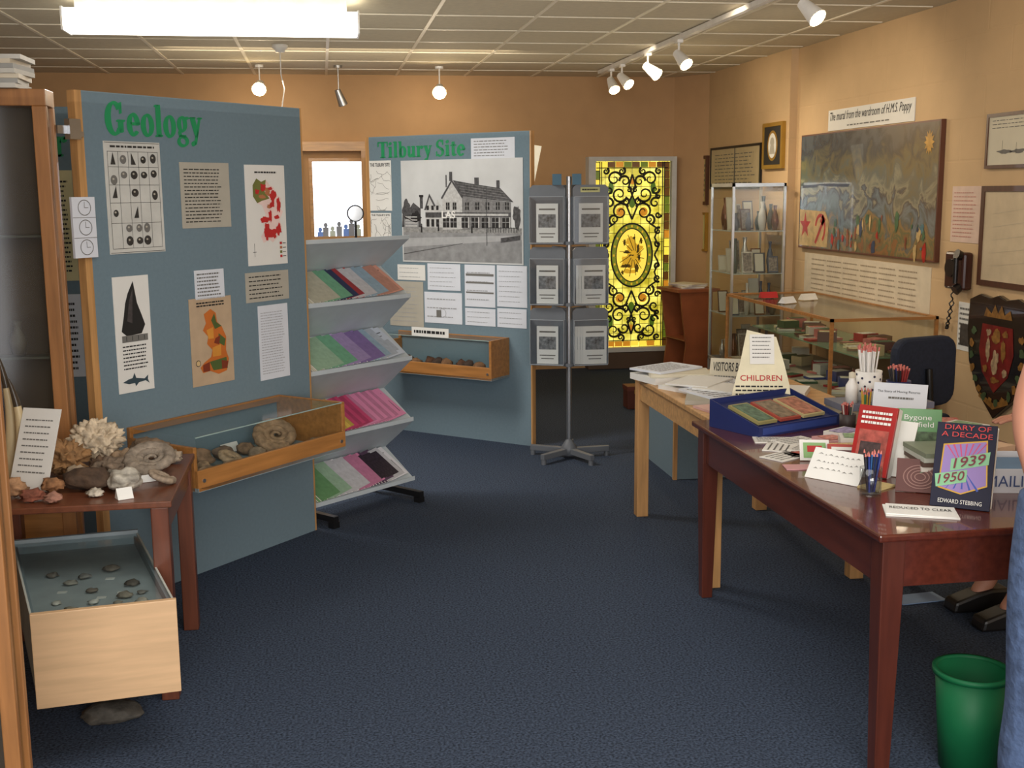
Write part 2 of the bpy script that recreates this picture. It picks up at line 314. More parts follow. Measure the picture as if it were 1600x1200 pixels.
for k,pl_ in enumerate([([(.10,.10),(.20,.11),(.205,.06),(.12,.06)],1),([(.14,.31),(.15,.27),(.18,.25),(.14,.24),(.12,.28)],1),([(.12,.16),(.17,.17),(.17,.12),(.12,.12)],5),([(.06,.09),(.10,.10),(.10,.06),(.06,.06)],2),([(.16,.22),(.20,.19),(.19,.16),(.155,.18)],1),([(.09,.24),(.13,.25),(.13,.20),(.10,.20)],5),([(.17,.10),(.21,.09),(.2,.06),(.17,.06)],2),([(.14,.20),(.17,.21),(.16,.17),(.13,.18)],2)]): m.polyxz(pl_[0],-.0045-.0001*k,pl_[1])
m.discxz(.035,.1,.014,.014,-.004,3); m.discxz(.035,.1,.011,.011,-.0045,4); m.obj('printed_map',[M('map_orange',(190,104,42)),M('map_green',(76,94,48)),M('map_brown',(120,50,30)),INK,M('map_sand',(200,172,126)),M('map_yelloworange',(206,140,56))],parent=o)
textsheet(FG,.905,.80,1.10,1.145,'white typed list on the board',CARD,24,12,ink=M('ink_pale',(165,167,172)),fill=.3)
o=sheet(FG,-.075,1.415,.03,1.645,'dial_gauge_card','white strip with three round dial gauges','gauge',CARD,off=.014,th=.012)
m=MB()
for z in (.19,.115,.04): m.ring(.055,z,.03,.03,.003,.003,y=-.0135); m.quadxz(.054,z,.056,z+.022,-.014); m.quadxz(.055,z-.001,.072,z+.001,-.014)
for z in (.075,.152): m.quadxz(0,z,.105,z+.002,-.0135)
m.obj('dial',GREYINK,parent=o)
o=MB().box((-.05,-.03,0),(.0,0,.075)).box((-.09,-.012,.02),(-.04,-.004,.05)).box((0,-.02,.01),(.02,-.012,.03)).obj('hinge_bracket',CHROME,label='steel hinge bracket on board edge',cat='bracket',mat=on(FG,-.013,1.86,0))
def mcase(fr,u0,u1,z0,rail,ztop,dep,label,wood_,top_front=None):
    o=TH('display_case',label,'display case',on(fr,u0,z0)); W=u1-u0; t=.018; h=ztop-z0
    MB().box((0,-dep,0),(W,-.001,.015)).obj('case_floor',M('felt_blue_grey',(140,156,162),.9),parent=o)
    m=MB(); m.box((0,-dep,.0),(W,-dep+t,rail)).box((0,-dep+t,0),(t,-.001,h*.8)).box((W-t,-dep+t,0),(W,-.001,h)).box((W-t,-dep,rail),(W,-dep+t,h)).box((t,-.02,h-.03),(W-t,-.001,h)).box((0,-.02,h*.8),(t,-.001,h))
    f=m.obj('frame',wood_,parent=o,bevel=.002)
    m=MB(); m.quadxz(.002,rail,W-t,h-.003,-dep+.006).add([(.002,-dep+.006,h-.003),(W-t,-dep+.006,h-.003),(W-t,-.022,h-.003),(.002,-.022,h-.003)],[(0,1,2,3)]); m.obj('glass',CASEG,parent=o)
    MB().box((.0,-dep+.002,h-.004),(W-t,-dep+.006,h)).obj('glass_edge',M('glass_edge',(150,172,168),.2),parent=o)
    for xx in (.03,W-.03): MB().cyl((xx,-dep-.004,rail*.5),(xx,-dep,rail*.5),.008,n=12).obj('screw',CHROME,parent=f)
    return o
mcase(FG,.13,1.02,.50,.085,.72,.40,'oak-framed glass case of fossils fixed to the board',OAK)
# ---- rocks and ammonites
def rock(name,label,cat,loc,size,col,seed,amp=.3,freq=1.6,rz=0,mcol2=None,group=None,sub=3):
    bm=bmesh.new(); bmesh.ops.create_icosphere(bm,subdivisions=sub,radius=1)
    zs=[]
    for v in bm.verts:
        d=v.co.copy(); k=1+amp*noise.noise(d*freq+Vector((seed,seed*2,seed)))+amp*.4*noise.noise(d*freq*3+Vector((seed,0,seed)))
        if d.z<0: d.z*=.75
        v.co=Vector((d.x*k*size[0]/2,d.y*k*size[1]/2,d.z*k*size[2]/2)); zs.append(v.co.z)
    mn=min(zs)
    for v in bm.verts: v.co.z-=mn
    me=bpy.data.meshes.new(name); bm.to_mesh(me); bm.free()
    for p in me.polygons: p.use_smooth=True
    me.materials.append(M('stone_%d_%d_%d'%col,col,.85,nz=.45,scale=30,bump=.9))
    o=bpy.data.objects.new(name,me); COL.objects.link(o); tag(o,label,cat,group); o.matrix_world=T(*loc)@RZ(rz); return o
def ammonite(label,loc,r,col,rz=0,tilt=0,group=None):
    pts=[];rad=[]
    for i in range(130):
        t=i/129; a=t*2*pi*2.8; q=.12+.78*t**1.15; pts.append((r*q*math.cos(a),r*q*math.sin(a),0)); rad.append(r*(.05+.26*t)*(1+.07*math.sin(i*2.1)))
    mb=MB().tube(pts,rad,12); mn=min(v[2] for v in mb.v); mb.v=[(v[0],v[1],(v[2]-mn)*.8) for v in mb.v]
    o=mb.obj('ammonite',M('ammonite_%d'%col[0],col,.8,nz=.35,scale=35,bump=.8),label=label,cat='fossil',group=group)
    M4=T(*loc)@RZ(rz)@RX(tilt); lo=min((M4@v.co).z for v in o.data.vertices); o.matrix_world=T(0,0,loc[2]-lo)@M4; return o
def onG(u,d,z): 
    p=FG@Vector((u,-d,z)); return (p.x,p.y,p.z)
zc=.516
for i,(u,d,sx,sy,sz,c) in enumerate([(.28,.12,.10,.07,.07,(150,120,95)),(.29,.29,.09,.06,.05,(160,135,110)),(.40,.12,.13,.08,.08,(140,112,88)),(.54,.12,.10,.06,.07,(120,100,84)),(.52,.34,.10,.06,.05,(170,150,130)),(.62,.24,.08,.06,.06,(150,130,108)),(.92,.12,.10,.08,.09,(160,130,100)),(.21,.2,.07,.06,.05,(110,90,75)),(.38,.34,.12,.07,.06,(176,150,124)),(.66,.13,.08,.06,.06,(130,104,80)),(.94,.3,.08,.06,.05,(150,130,110)),(.62,.34,.06,.05,.04,(186,170,150)),(.34,.21,.06,.05,.05,(170,140,110))]):
    rock('fossil','brown fossil specimen lying in glass case','fossil',onG(u,d,zc),(sx,sy,sz),c,i+2,group='fossils in the glass case')
ammonite('large tan ammonite in glass case',onG(.78,.2,zc),.10,(150,122,94),20,35,group='fossils in the glass case')
ammonite('tan ammonite in glass case',onG(.47,.23,zc),.06,(166,142,114),70,25,group='fossils in the glass case')
for i,(u,d) in enumerate([(.36,.05),(.66,.05),(.70,.35)]):
    o=MB().box((-.05,-.0,0),(.05,.002,.045)).obj('label_card',PAPER,label='small white label card in glass case',cat='label',group='label cards in glass case',mat=T(*onG(u,d,zc+.003))@RZ(49)@RX(-30))
# ---------------------------------------------------------------- rocks table
tb=TH('wooden_table','dark teak side table covered with rocks','table',T(-1.2,3.72,0))
W,D_,Ht=.69,.70,.68
MB().box((0,0,Ht-.022),(W,D_,Ht)).obj('tabletop',TEAK,parent=tb,bevel=.004)
MB().box((.03,D_-.04,Ht-.11),(W-.03,D_-.02,Ht-.022)).box((.02,.04,Ht-.11),(.04,D_-.04,Ht-.022)).box((W-.04,.04,Ht-.11),(W-.02,D_-.04,Ht-.022)).obj('apron',TEAK,parent=tb)
for (x,y) in [(.035,.035),(W-.04,.035),(.035,D_-.04),(W-.04,D_-.04)]:
    MB().prism([(x-.028,y-.028),(x+.028,y-.028),(x+.028,y+.028),(x-.028,y+.028)],'z',0,Ht-.022).obj('leg',TEAKZ,parent=tb,bevel=.004)
zt=.681
rock('coral_rock','knobbly cream coral rock on side table','rock',(-.84,4.30,zt),(.17,.11,.16),(196,178,152),5,.5,4.2,sub=5)
rock('fossil_rock','rough orange-brown fossil rock','rock',(-.92,4.12,zt),(.14,.10,.12),(140,104,66),9,.7,3.4,sub=5)
rock('brown_rock','dark brown smooth rock','rock',(-.80,3.92,zt),(.16,.10,.08),(72,54,40),11,.4)
rock('grey_rock','pale grey rounded rock with label','rock',(-.675,3.87,zt),(.11,.09,.085),(160,154,142),13,.3,sub=4)
rock('grey_rock','grey-brown rock behind the ammonites','rock',(-.755,4.10,zt),(.11,.09,.07),(120,104,88),19,.5,sub=4)
rock('rock','rounded brown-grey stone at table rear','rock',(-.66,4.34,zt),(.16,.10,.09),(120,100,80),23,.5,sub=4)
for k,(x,y,sx,sy,sz,c,lb) in enumerate([(-.95,3.80,.07,.05,.045,(130,76,58),'small reddish stone at table front'),(-.88,3.77,.05,.05,.035,(160,116,98),'small pinkish stone at table front'),(-1.02,3.86,.08,.06,.06,(176,134,98),'small tan stone beside the tusks'),(-.91,3.90,.07,.05,.05,(150,106,70),'small rough orange stone'),(-.735,3.985,.07,.05,.05,(130,120,106),'small grey pebble between the larger rocks'),(-.76,3.82,.05,.04,.03,(186,176,160),'small pale pebble at table front'),(-.86,4.03,.07,.06,.06,(170,150,126),'small cream stone beside dark rock'),(-.81,4.16,.06,.05,.06,(110,86,66),'small brown stone at table centre'),(-.98,3.99,.06,.05,.05,(150,120,90),'small brown pebble near the card'),(-.57,4.26,.07,.06,.05,(150,136,118),'small grey-brown stone at table corner'),(-.74,4.24,.08,.06,.07,(150,126,100),'small tan rough stone at table rear')]): rock('stone',lb,'rock',(x,y,zt),(sx,sy,sz),c,27+k*2,.6,2.4)
ammonite('large grey ammonite on side table',(-.62,4.12,zt),.09,(132,120,106),0,25)
ammonite('grey-brown ammonite at table edge',(-.575,3.95,zt),.045,(140,124,106),90,25)
for x,y,z,a in [(-.665,3.785,zt,25)]:
    MB().prism([(-.02,0),(.02,0),(0,.035)],'x',-.025,.025).obj('label_card',PAPER,label='small folded white label beside the grey rock',cat='label',mat=T(x,y,z)@RZ(a))
MB().box((-.045,-.001,0),(.045,.001,.025)).obj('label_card',PAPER,label='narrow white label leaning on the ammonite',cat='label',mat=T(-.63,3.985,zt)@RZ(20)@RX(-15))
o=MB().box((0,0,0),(.15,.003,.28)).obj('leaning_card',PAPER,label='white typed card leaning among the rocks',cat='card',mat=T(-1.07,3.98,zt)@RZ(-25)@RX(-22))
lines(MB(),.02,.13,.05,.25,9,y=-.001,seed=3,fill=.2).obj('printed_text',GREYINK,parent=o)
for i,(x,y,hh) in enumerate([(-1.10,4.12,.44),(-1.06,4.08,.36)]):
    pts=[];rad=[]
    for k in range(16):
        t=k/15; pts.append((.05*math.sin(t*2.2)-.05*t,0,hh*t)); rad.append(.022*(1-t)**.6+.003)
    m=MB().tube(pts[:12],rad[:12],12); m.tube(pts[11:],rad[11:],12,mi=1)
    m.obj('curved_tusk',[M('tusk_cream',(200,180,140),.4),M('tusk_tip',(60,50,40),.3)],label='curved cream tusk with dark tip standing upright',cat='tusk',group='tusks',mat=T(x,y,zt))
# ---------------------------------------------------------------- low glass case (rotated)
lc=TH('low_display_case','low pale plywood case with flat glass lid','display case',T(-.86,3.31,0)@RZ(8))
fw=.40
MB().box((0,-.02,.195),(fw,0,.48)).obj('end_board',PLY,parent=lc,bevel=.002)
MB().prism([(.003,.0),(.015,.0),(-.115,.8),(-.127,.8)],'z',.2,.45).prism([(fw-.015,.0),(fw-.003,.0),(fw-.118,.8),(fw-.130,.8)],'z',.2,.45).prism([(-.13,.8),(fw-.115,.8),(fw-.115,.815),(-.13,.815)],'z',.2,.47).obj('side_board',M('side_blue_grey',(140,152,158),.8),parent=lc)
MB().prism([(.015,.0),(fw-.015,.0),(fw-.13,.8),(-.115,.8)],'z',.41,.42).obj('case_floor',M('felt_slate',(170,178,180),.9),parent=lc)
MB().add([(.0,.002,.457),(fw,.002,.457),(fw-.115,.8,.457),(-.13,.8,.457)],[(0,1,2,3)]).obj('glass_lid',LID,parent=lc)
MB().prism([(fw-.006,.002),(fw,.002),(fw-.115,.8),(fw-.121,.8)],'z',.450,.460).prism([(0,.002),(.006,.002),(-.124,.8),(-.13,.8)],'z',.450,.460).obj('glass_edge',M('lid_edge',(190,196,190),.2),parent=lc)
MB().prism([(.04,.55),(.07,.55),(.03,.78),(.0,.78)],'z',0,.2).prism([(.27,.55),(.30,.55),(.26,.78),(.23,.78)],'z',0,.2).obj('foot',M('dark_base',(48,40,34)),parent=lc)
lm=lc.matrix_world
for i,(x,y,s,c) in enumerate([(.1,.12,.05,(170,160,142)),(.2,.1,.04,(150,130,112)),(.3,.15,.045,(190,180,166)),(.15,.3,.035,(120,110,100)),(.27,.33,.05,(96,88,80)),(.08,.4,.04,(150,144,134)),(.2,.5,.05,(120,110,100)),(.05,.22,.03,(205,200,190)),(.25,.22,.045,(140,130,116)),(.16,.19,.035,(220,214,206)),(.33,.06,.04,(130,116,104)),(.06,.1,.03,(120,110,100)),(.23,.16,.03,(160,150,136)),(.14,.07,.03,(140,130,120)),(.30,.24,.03,(130,124,116)),(.02,.5,.04,(120,112,104)),(.12,.45,.04,(130,126,120))]):
    p=lm@Vector((x,y,.421)); rock('specimen','small pale specimen under the glass lid','fossil',p,(s,s*.8,s*.45),c,i+40,group='specimens in the low glass case',sub=2,amp=.5)
for i,(x,y) in enumerate([(.12,.16),(.24,.27),(.06,.33),(.29,.09),(.2,.42),(.03,.06),(.18,.24)]):
    p=lm@Vector((x,y,.421)); MB().box((-.014,-.009,0),(.014,.009,.002)).obj('label_card',PAPER,label='tiny white label under glass lid',cat='label',group='labels in the low glass case',mat=T(*p))
rock('floor_rock','flat grey stone on the carpet under the case','rock',(-.72,3.62,0),(.20,.14,.06),(70,66,60),50)
# ---------------------------------------------------------------- tall cabinets
def cabinet(name,x0,x1,y0,y1,z1,label,bot=.6,post=.06):
    o=TH(name,label,'cabinet',T(x0,y0,0)); W=x1-x0; D=y1-y0
    m=MB()
    for x in (0,W-post):
        for y in (0,D-post*.6): m.box((x,y,.05),(x+post,y+post*.6,z1-.06))
    m.box((0,0,bot-.05),(W,D,bot)).box((0,0,z1-.06),(W,D,z1)).box((0,0,0),(W,D,.05))
    m.obj('frame',OAKZ,parent=o,bevel=.003)
    MB().box((post,.01,.05),(W-post,.025,bot-.05)).box((W-.02,post*.6,.05),(W-.005,D-post*.6,bot-.05)).obj('lower_panel',OAK,parent=o)
    MB().quadxz(post,bot,W-post,z1-.06,.012).add([(W-.013,post*.6,bot),(W-.013,D-post*.6,bot),(W-.013,D-post*.6,z1-.06),(W-.013,post*.6,z1-.06)],[(0,1,2,3)]).obj('glass',LID,parent=o)
    MB().box((post,D-.02,bot),(W-post,D-.01,z1-.06)).obj('back_panel',M('cabinet_back_brown',(84,66,48)),parent=o)
    for z in (bot+.45,bot+.9):
        if z<z1-.2: MB().box((post,.03,z),(W-post,D-.03,z+.008)).obj('shelf',M('cab_shelf',(90,84,70),.3),parent=o)
    return o
cabinet('tall_display_cabinet',-1.95,-.965,4.46,4.60,2.03,'tall wood-framed glass display cabinet behind the rocks',post=.05)
for i,(x,z,h,c) in enumerate([(-1.14,1.06,.13,(100,86,70)),(-1.2,1.51,.13,(96,84,66))]):
    m=MB().lathe((0,0,0),[(0,0),(.02,0),(.032,h*.35),(.025,h*.6),(.012,h*.8),(.018,h)],14); m.obj('ornament',M('jug_%d'%i,c,.5),label='old jug on cabinet shelf',cat='ornament',group='jugs in the tall cabinet',mat=T(x,4.53,z))
cabinet('tall_display_cabinet',-1.6,-.722,2.60,2.70,2.2,'tall narrow wood-framed glass cabinet close by',bot=.3,post=.035)
for i in range(7):
    a=random.uniform(-8,8); MB().box((-.13,-.1,0),(.13,.1,.016)).obj('magazine',[M('mag_%d'%(i%3),[(190,188,180),(150,150,146),(200,190,170)][i%3])],label='old magazine in a pile on top of the cabinet',cat='magazine',group='magazines on the cabinet',mat=T(-1.17+random.uniform(-.015,.015),4.53,2.031+i*.0165)@RZ(a))
FB2=T(-2.0,5.35,0)
b2=TH('display_board','grey-blue board with green heading and old maps behind cabinet','display board',FB2)
MB().box((0,0,0),(1.02,.04,2.03)).obj('panel',BOARD,parent=b2)
MB().box((1.02,-.001,0),(1.03,.041,2.03)).obj('edge_strip',PINEZ,parent=b2)
s=serif('or',.12,.12,-.002,GREEN,b2); s.location=(.80,0,1.82)
textsheet(FB2,.78,1.28,.93,1.76,'cream old map sheet on the board behind',M('map_yellowed',(206,196,150)),20,31)
textsheet(FB2,.80,.85,.93,1.22,'white printed sheet on the board behind',CARD,12,33)
# ---------------------------------------------------------------- Tilbury board
tbd=board('display_board',FT,1.32,2.03,'grey-blue board headed Tilbury Site with photograph and documents')
s=serif('Tilbury Site',.73,.105,-.002,GREEN,tbd,bo=.003); s.location=(.10,0,1.888)
textsheet(FT,.87,1.865,1.205,1.995,'white typed caption card on the board',CARD,6,41,ink=GREYINK,fill=.25)
o=sheet(FT,.295,1.185,1.265,1.865,'building_photograph','large black-and-white photograph of an old public house','photograph',M('photo_sky',(200,202,202),.35,nz=.1,scale=4),th=.004)
ph=o; m=MB(); Y=-.0045
m.quadxz(.01,.01,.96,.20,Y,2); m.quadxz(.01,.20,.96,.235,Y-.0002,3)
m.polyxz([(.01,.10),(.96,.16),(.96,.19),(.01,.16)],Y-.0003,5)
m.polyxz([(.01,.05),(.5,.13),(.5,.134),(.01,.056)],Y-.0004,4)
m.polyxz([(.0,.235),(.16,.235),(.16,.36),(.1,.40),(.05,.34),(.01,.36)],Y-.0004,4)
m.quadxz(.02,.23,.14,.33,Y-.0005,2)
for k in range(4): m.quadxz(.03,.24+k*.02,.13,.247+k*.02,Y-.0007,1)
m.polyxz([(.20,.235),(.20,.36),(.235,.45),(.28,.37),(.30,.42),(.345,.36),(.345,.235)],Y-.0006,1)
m.polyxz([(.19,.35),(.235,.46),(.285,.38),(.275,.37),(.235,.435),(.205,.35)],Y-.0008,4)
m.quadxz(.155,.36,.18,.44,Y-.0005,4); m.quadxz(.15,.435,.185,.45,Y-.0006,0)
m.polyxz([(.34,.22),(.34,.44),(.42,.54),(.50,.44),(.88,.40),(.88,.24)],Y-.001,1)
m.polyxz([(.50,.44),(.88,.40),(.88,.235),(.50,.22)],Y-.0011,6)
m.polyxz([(.43,.545),(.55,.525),(.80,.49),(.90,.40),(.50,.44),(.47,.48)],Y-.0012,4)
for k in range(5): m.polyxz([(.46+.01*k,.525-.018*k),(.81+.014*k,.48-.018*k),(.81+.014*k,.482-.018*k),(.46+.01*k,.527-.018*k)],Y-.0013,3)
m.polyxz([(.33,.43),(.42,.552),(.51,.435),(.50,.425),(.42,.532),(.34,.42)],Y-.0014,4)
m.quadxz(.40,.54,.425,.60,Y-.0011,4); m.quadxz(.60,.50,.635,.56,Y-.0011,4); m.quadxz(.37,.50,.38,.58,Y-.0009,4); m.quadxz(.77,.49,.795,.54,Y-.0011,4)
for x in (.385,.44,.54,.62,.70,.78,.85):
    m.quadxz(x-.015,.352,x+.015,.40,Y-.0016,0); m.quadxz(x-.002,.352,x+.002,.40,Y-.0018,3); m.quadxz(x-.015,.375,x+.015,.378,Y-.0018,3)
m.quadxz(.34,.305,.88,.335,Y-.0016,4); m.quadxz(.36,.313,.86,.327,Y-.0018,1)
for x in (.37,.43,.52,.60,.68,.76,.84): m.quadxz(x-.026,.235,x+.026,.30,Y-.0017,0); m.quadxz(x-.002,.235,x+.002,.30,Y-.0019,3); m.quadxz(x-.026,.27,x+.026,.274,Y-.0019,2); m.quadxz(x+.026,.235,x+.034,.305,Y-.0019,1)
m.quadxz(.20,.30,.345,.335,Y-.0012,4)
for x in (.22,.26,.30): m.quadxz(x-.012,.24,x+.012,.29,Y-.0012,0); m.quadxz(x-.01,.35,x+.01,.38,Y-.0012,0)
m.polyxz([(.02,.30),(.10,.27),(.10,.275),(.02,.31)],Y-.0009,0)
blob(m,.04,.35,.05,Y-.0005,4,61,.7,1.3); blob(m,.12,.30,.035,Y-.0006,0,62,1,1); blob(m,.925,.31,.045,Y-.0006,4,63,.6,1.6)
for k in range(12): x=.70+k*.02; m.quadxz(x,.205,x+.003,.24,Y-.002,0)
m.quadxz(.70,.235,.93,.238,Y-.002,0); m.quadxz(.69,.12,.695,.50,Y-.0022,4)
for (x,z_) in [(.16,.20),(.30,.21),(.57,.20)]: m.quadxz(x,z_,x+.012,z_+.045,Y-.0021,0); m.discxz(x+.006,z_+.052,.006,.008,Y-.0021,4)
m.polyxz([(.80,.14),(.95,.16),(.95,.19),(.8,.17)],Y-.0015,4)
m.obj('printed_picture',[M('photo_black',(36,36,38),.4,nz=.5,scale=60),M('photo_light',(184,184,182),.4,nz=.15,scale=60),M('photo_road',(138,139,140),.4,nz=.2,scale=20),M('photo_mid',(140,140,138),.4,nz=.3,scale=60),M('photo_dark',(74,74,76),.4,nz=.5,scale=60),M('photo_pale',(164,165,166),.4,nz=.1,scale=20),M('photo_shade',(120,120,120),.4,nz=.25,scale=60)],parent=ph)
txt('LAS',.335,.295,.11,.05,Y-.003,PAPER,ph,bold=.03)
def oldmap(u0,z0,u1,z1,seed):
    o=sheet(FT,u0,z0,u1,z1,'old_map','white sheet with fine line-drawn map','map',PAPER); w=u1-u0;h=z1-z0;m=MB();q=random.Random(seed)
    for k in range(14):
        p=[q.random()*w*.9+.05*w,q.random()*h*.75+.05*h];a=q.random()*6
        for s in range(5):
            a+=q.uniform(-.8,.8);n=[min(max(p[0]+math.cos(a)*w*.12,.004),w-.004),min(max(p[1]+math.sin(a)*w*.12,.004),h*.82)]
            d=Vector((n[0]-p[0],n[1]-p[1]));
            if d.length<1e-4: break
            e=Vector((-d.y,d.x)).normalized()*.001
            m.polyxz([(p[0]-e.x,p[1]-e.y),(n[0]-e.x,n[1]-e.y),(n[0]+e.x,n[1]+e.y),(p[0]+e.x,p[1]+e.y)],-.004);p=n
    m.obj('printed_map',GREYINK,parent=o)
    txt('THE TILBURY SITE',w*.05,h*.88,w*.9,h*.07,-.004,INK,o,bold=.02)
oldmap(.02,1.53,.21,1.87,3); oldmap(.02,1.34,.20,1.515,5)
for i,(a,b,c,d,mt,n) in enumerate([(.50,1.0,.77,1.178,CARD,5),(.805,.90,1.045,1.178,CARD,4),(1.06,.91,1.29,1.18,CARD,7),(.47,.775,.78,.985,CARD,3),(.245,1.06,.48,1.165,PAPER,3),(.805,.775,1.045,.89,CARD,3),(1.06,.775,1.285,.90,CARD,3),(.17,.74,.46,1.05,BEIGE,9)]):
    o=textsheet(FT,a,b,c,d,'white typed document pinned under the photograph' if i<7 else 'beige typed document pinned low on the board',mt,n,70+i,ink=M('ink_pale2',(160,162,166)),fill=.12)
    if i==1: MB().quadxz(.01,.205,.23,.22,-.0045).quadxz(.01,.155,.23,.166,-.0045).quadxz(.01,.09,.23,.10,-.0045).obj('printed_bar',GREYINK,parent=o)
    if i==3: MB().ring(.15,.07,.03,.03,.002,.002,y=-.0045).quadxz(.10,.04,.14,.09,-.0044).obj('printed_sketch',GREYINK,parent=o)
mcase(FT,.25,1.15,.45,.085,.71,.22,'oak-framed glass case fixed below the documents',OAK)
def onT(u,d,z):
    p=FT@Vector((u,-d,z)); return (p.x,p.y,p.z)
for i,u in enumerate([.33,.41,.49,.57,.65,.74,.82,.9,1.0]):
    rock('relic','small rusty brown relic in glass case','relic',onT(u,.08+.03*(i%3),.466),(.09,.06,.10),[(96,60,40),(70,50,40),(130,90,60)][i%3],80+i,group='relics in the glass case',sub=2)
o=sheet(FT,.52,.71,.82,.77,'label_strip','white label strip above the glass case','label',PAPER,off=.22); lines(MB(),.02,.28,.012,.05,1,seed=4).obj('printed_text',INK,parent=o)
# ---------------------------------------------------------------- magazine rack
FK=T(-.085,5.67,0)@RZ(41.6); WK=.715
rk=TH('leaflet_rack','grey stepped metal leaflet rack on black frame','rack',FK)
RG=M('rack_grey',(184,194,200),.6,.0,nz=.04)
lips=[.10,.43,.765,1.10]; SH=35.5
prof_top=1.41
for i,z in enumerate(lips):
    m=MB().prism([(0,z),(.22,z+.157),(.22,z+.161),(0,z+.005)],'x',0,WK)
    m.prism([(-.004,z),(0,z),(0,z+.022),(-.004,z+.022)],'x',0,WK); m.obj('shelf',RG,parent=rk)
    zt2=(lips[i+1] if i<3 else prof_top)
    MB().prism([(.22,z+.157),(.0,zt2),(.004,zt2+.004),(.224,z+.161)],'x',0,WK).obj('return_panel',RG,parent=rk)
MB().prism([(-.004,prof_top),(.0,prof_top),(.0,prof_top+.02),(-.004,prof_top+.02)],'x',0,WK).obj('top_lip',RG,parent=rk)
m=MB()
for x in (.05,WK-.05): m.box((x-.015,.235,.03),(x+.015,.265,1.36)).box((x-.015,-.10,.03),(x+.015,.42,.06)).box((x-.02,-.10,0),(x+.02,-.06,.03)).box((x-.02,.38,0),(x+.02,.42,.03))
m.box((.05,.24,.15),(WK-.05,.26,.18)).box((.05,.24,1.3),(WK-.05,.26,1.33)); m.obj('frame',BLACK,parent=rk)
m=MB()
for z in lips[1:]+[prof_top]: m.cyl((WK-.05,.25,z-.05),(WK-.05,.05,z-.02),.006,n=8)
m.obj('support_arm',BLACK,parent=rk)
PC={'cream':(200,198,178),'green':(122,184,148),'mint':(166,200,172),'navy':(44,54,92),'red':(170,50,56),'sky':(160,188,208),'salmon':(208,152,134),'lilac':(172,150,200),'purple':(140,116,176),'pale':(190,200,214),'yellow':(214,184,84),'magenta':(190,66,110),'pink':(212,134,172),'white':(216,216,222),'dark':(84,60,84),'grass':(112,166,112)}
bc={}
def booklet(col,last,var):
    k=(col,last,var)
    if k not in bc:
        m=MB().box((0,0,0),(.148,.22,.002)); Zz=.0022
        def q4(a,b,c,d,mi,zz=Zz): m.add([(a,b,zz),(c,b,zz),(c,d,zz),(a,d,zz)],[(0,1,2,3)],mi)
        q4(.0,.0,.005,.22,3); q4(.0055,.0,.0075,.22,1)
        if last: q4(.02,.03,.128,.12,1 if col in('dark','cream','grass','white','pink') else 2); q4(.02,.175,.128,.182,1); q4(.03,.15,.115,.156,1)
        elif col=='dark': q4(.008,.02,.14,.20,1)
        elif var: q4(.008,.0,.148,.22,2)
        me=bpy.data.meshes.new('booklet'); me.from_pydata(m.v,[],m.f)
        dk=tuple(int(c*.5) for c in PC[col]); ml=tuple(int(c*.86) for c in PC[col])
        for q in (M('cover_'+col,PC[col],.5,nz=.04),M('print_'+col,dk,.5,nz=.6,scale=60),M('tone_'+col,ml,.5,nz=.1,scale=40),PAPER): me.materials.append(q)
        me.polygons.foreach_set('material_index',m.m); bc[k]=me
    return bc[k]
rows={3:['cream','cream','cream','cream','green','green','green','green','navy','navy','navy','red','navy','white','red','white','red','sky','sky','sky','sky','salmon','salmon','salmon','salmon'],
2:['cream','mint','cream','mint','green','green','green','green','lilac','lilac','lilac','lilac','lilac','purple','purple','purple','sky','sky','sky','pale','pale','pale'],
1:['cream','yellow','yellow','yellow','yellow','yellow','magenta','magenta','magenta','magenta','magenta','pink','pink','pink','pink','pink','pink','pink','pink','pink'],
0:['grass','grass','grass','mint','mint','mint','white','white','white','white','white','white','white','pink','pink','pink','pink','dark','dark','dark','dark','dark','dark','white','white']}
nm={'sky':'pale blue','pale':'pale blue-grey','dark':'dark purple','grass':'green'}
for r,cs_ in rows.items():
    N=len(cs_)
    for n,col in enumerate(cs_):
        last=(n==N-1)
        o=bpy.data.objects.new('booklet',booklet(col,last,n%2)); COL.objects.link(o)
        tag(o,'thin %s booklet fanned out on the rack shelf'%nm.get(col,col),'booklet','booklets on the leaflet rack')
        u=.03+(WK-.205)*n/(N-1)
        o.matrix_world=FK@T(u,.004,lips[r]+.010)@RX(SH)@T(0,.010,.002+n*.0005)@RY(-1.5)@RZ(8+(n%3)*1.2)
# ---------------------------------------------------------------- postcard carousel
CC=T(1.48,6.92,0)@RZ(-12)
ca=TH('postcard_carousel','grey revolving postcard stand with clear pockets on star base','stand',CC)
MB().cyl((0,0,.06),(0,0,1.74),.016,n=16).obj('pole',CHROME,parent=ca)
for k in range(5):
    a=math.radians(72*k+15); c,s_=math.cos(a),math.sin(a)
    m=MB(); m.prism([(.02*s_,-.02*c),(.26*c+.015*s_,.26*s_-.015*c),(.26*c-.015*s_,.26*s_+.015*c),(-.02*s_,.02*c)],'z',.03,.065)
    m.cyl((.245*c,.245*s_,0),(.245*c,.245*s_,.03),.016,n=12); m.obj('foot',GREYM,parent=ca,bevel=.003)
MB().lathe((0,0,.02),[(.0,0),(.05,0),(.05,.05),(.03,.08),(.018,.1)],20).obj('hub',GREYM,parent=ca)
PG=M('pocket_grey',(104,109,115),.3,nz=.06); RIM=M('pocket_rim',(150,156,162),.2)
tiers=[(.58,.94),(.955,1.315),(1.33,1.69)]
wings=[(12,.022,.245,1),(-12,-.245,-.022,1),(62,.022,.235,0),(-62,-.235,-.022,0)]
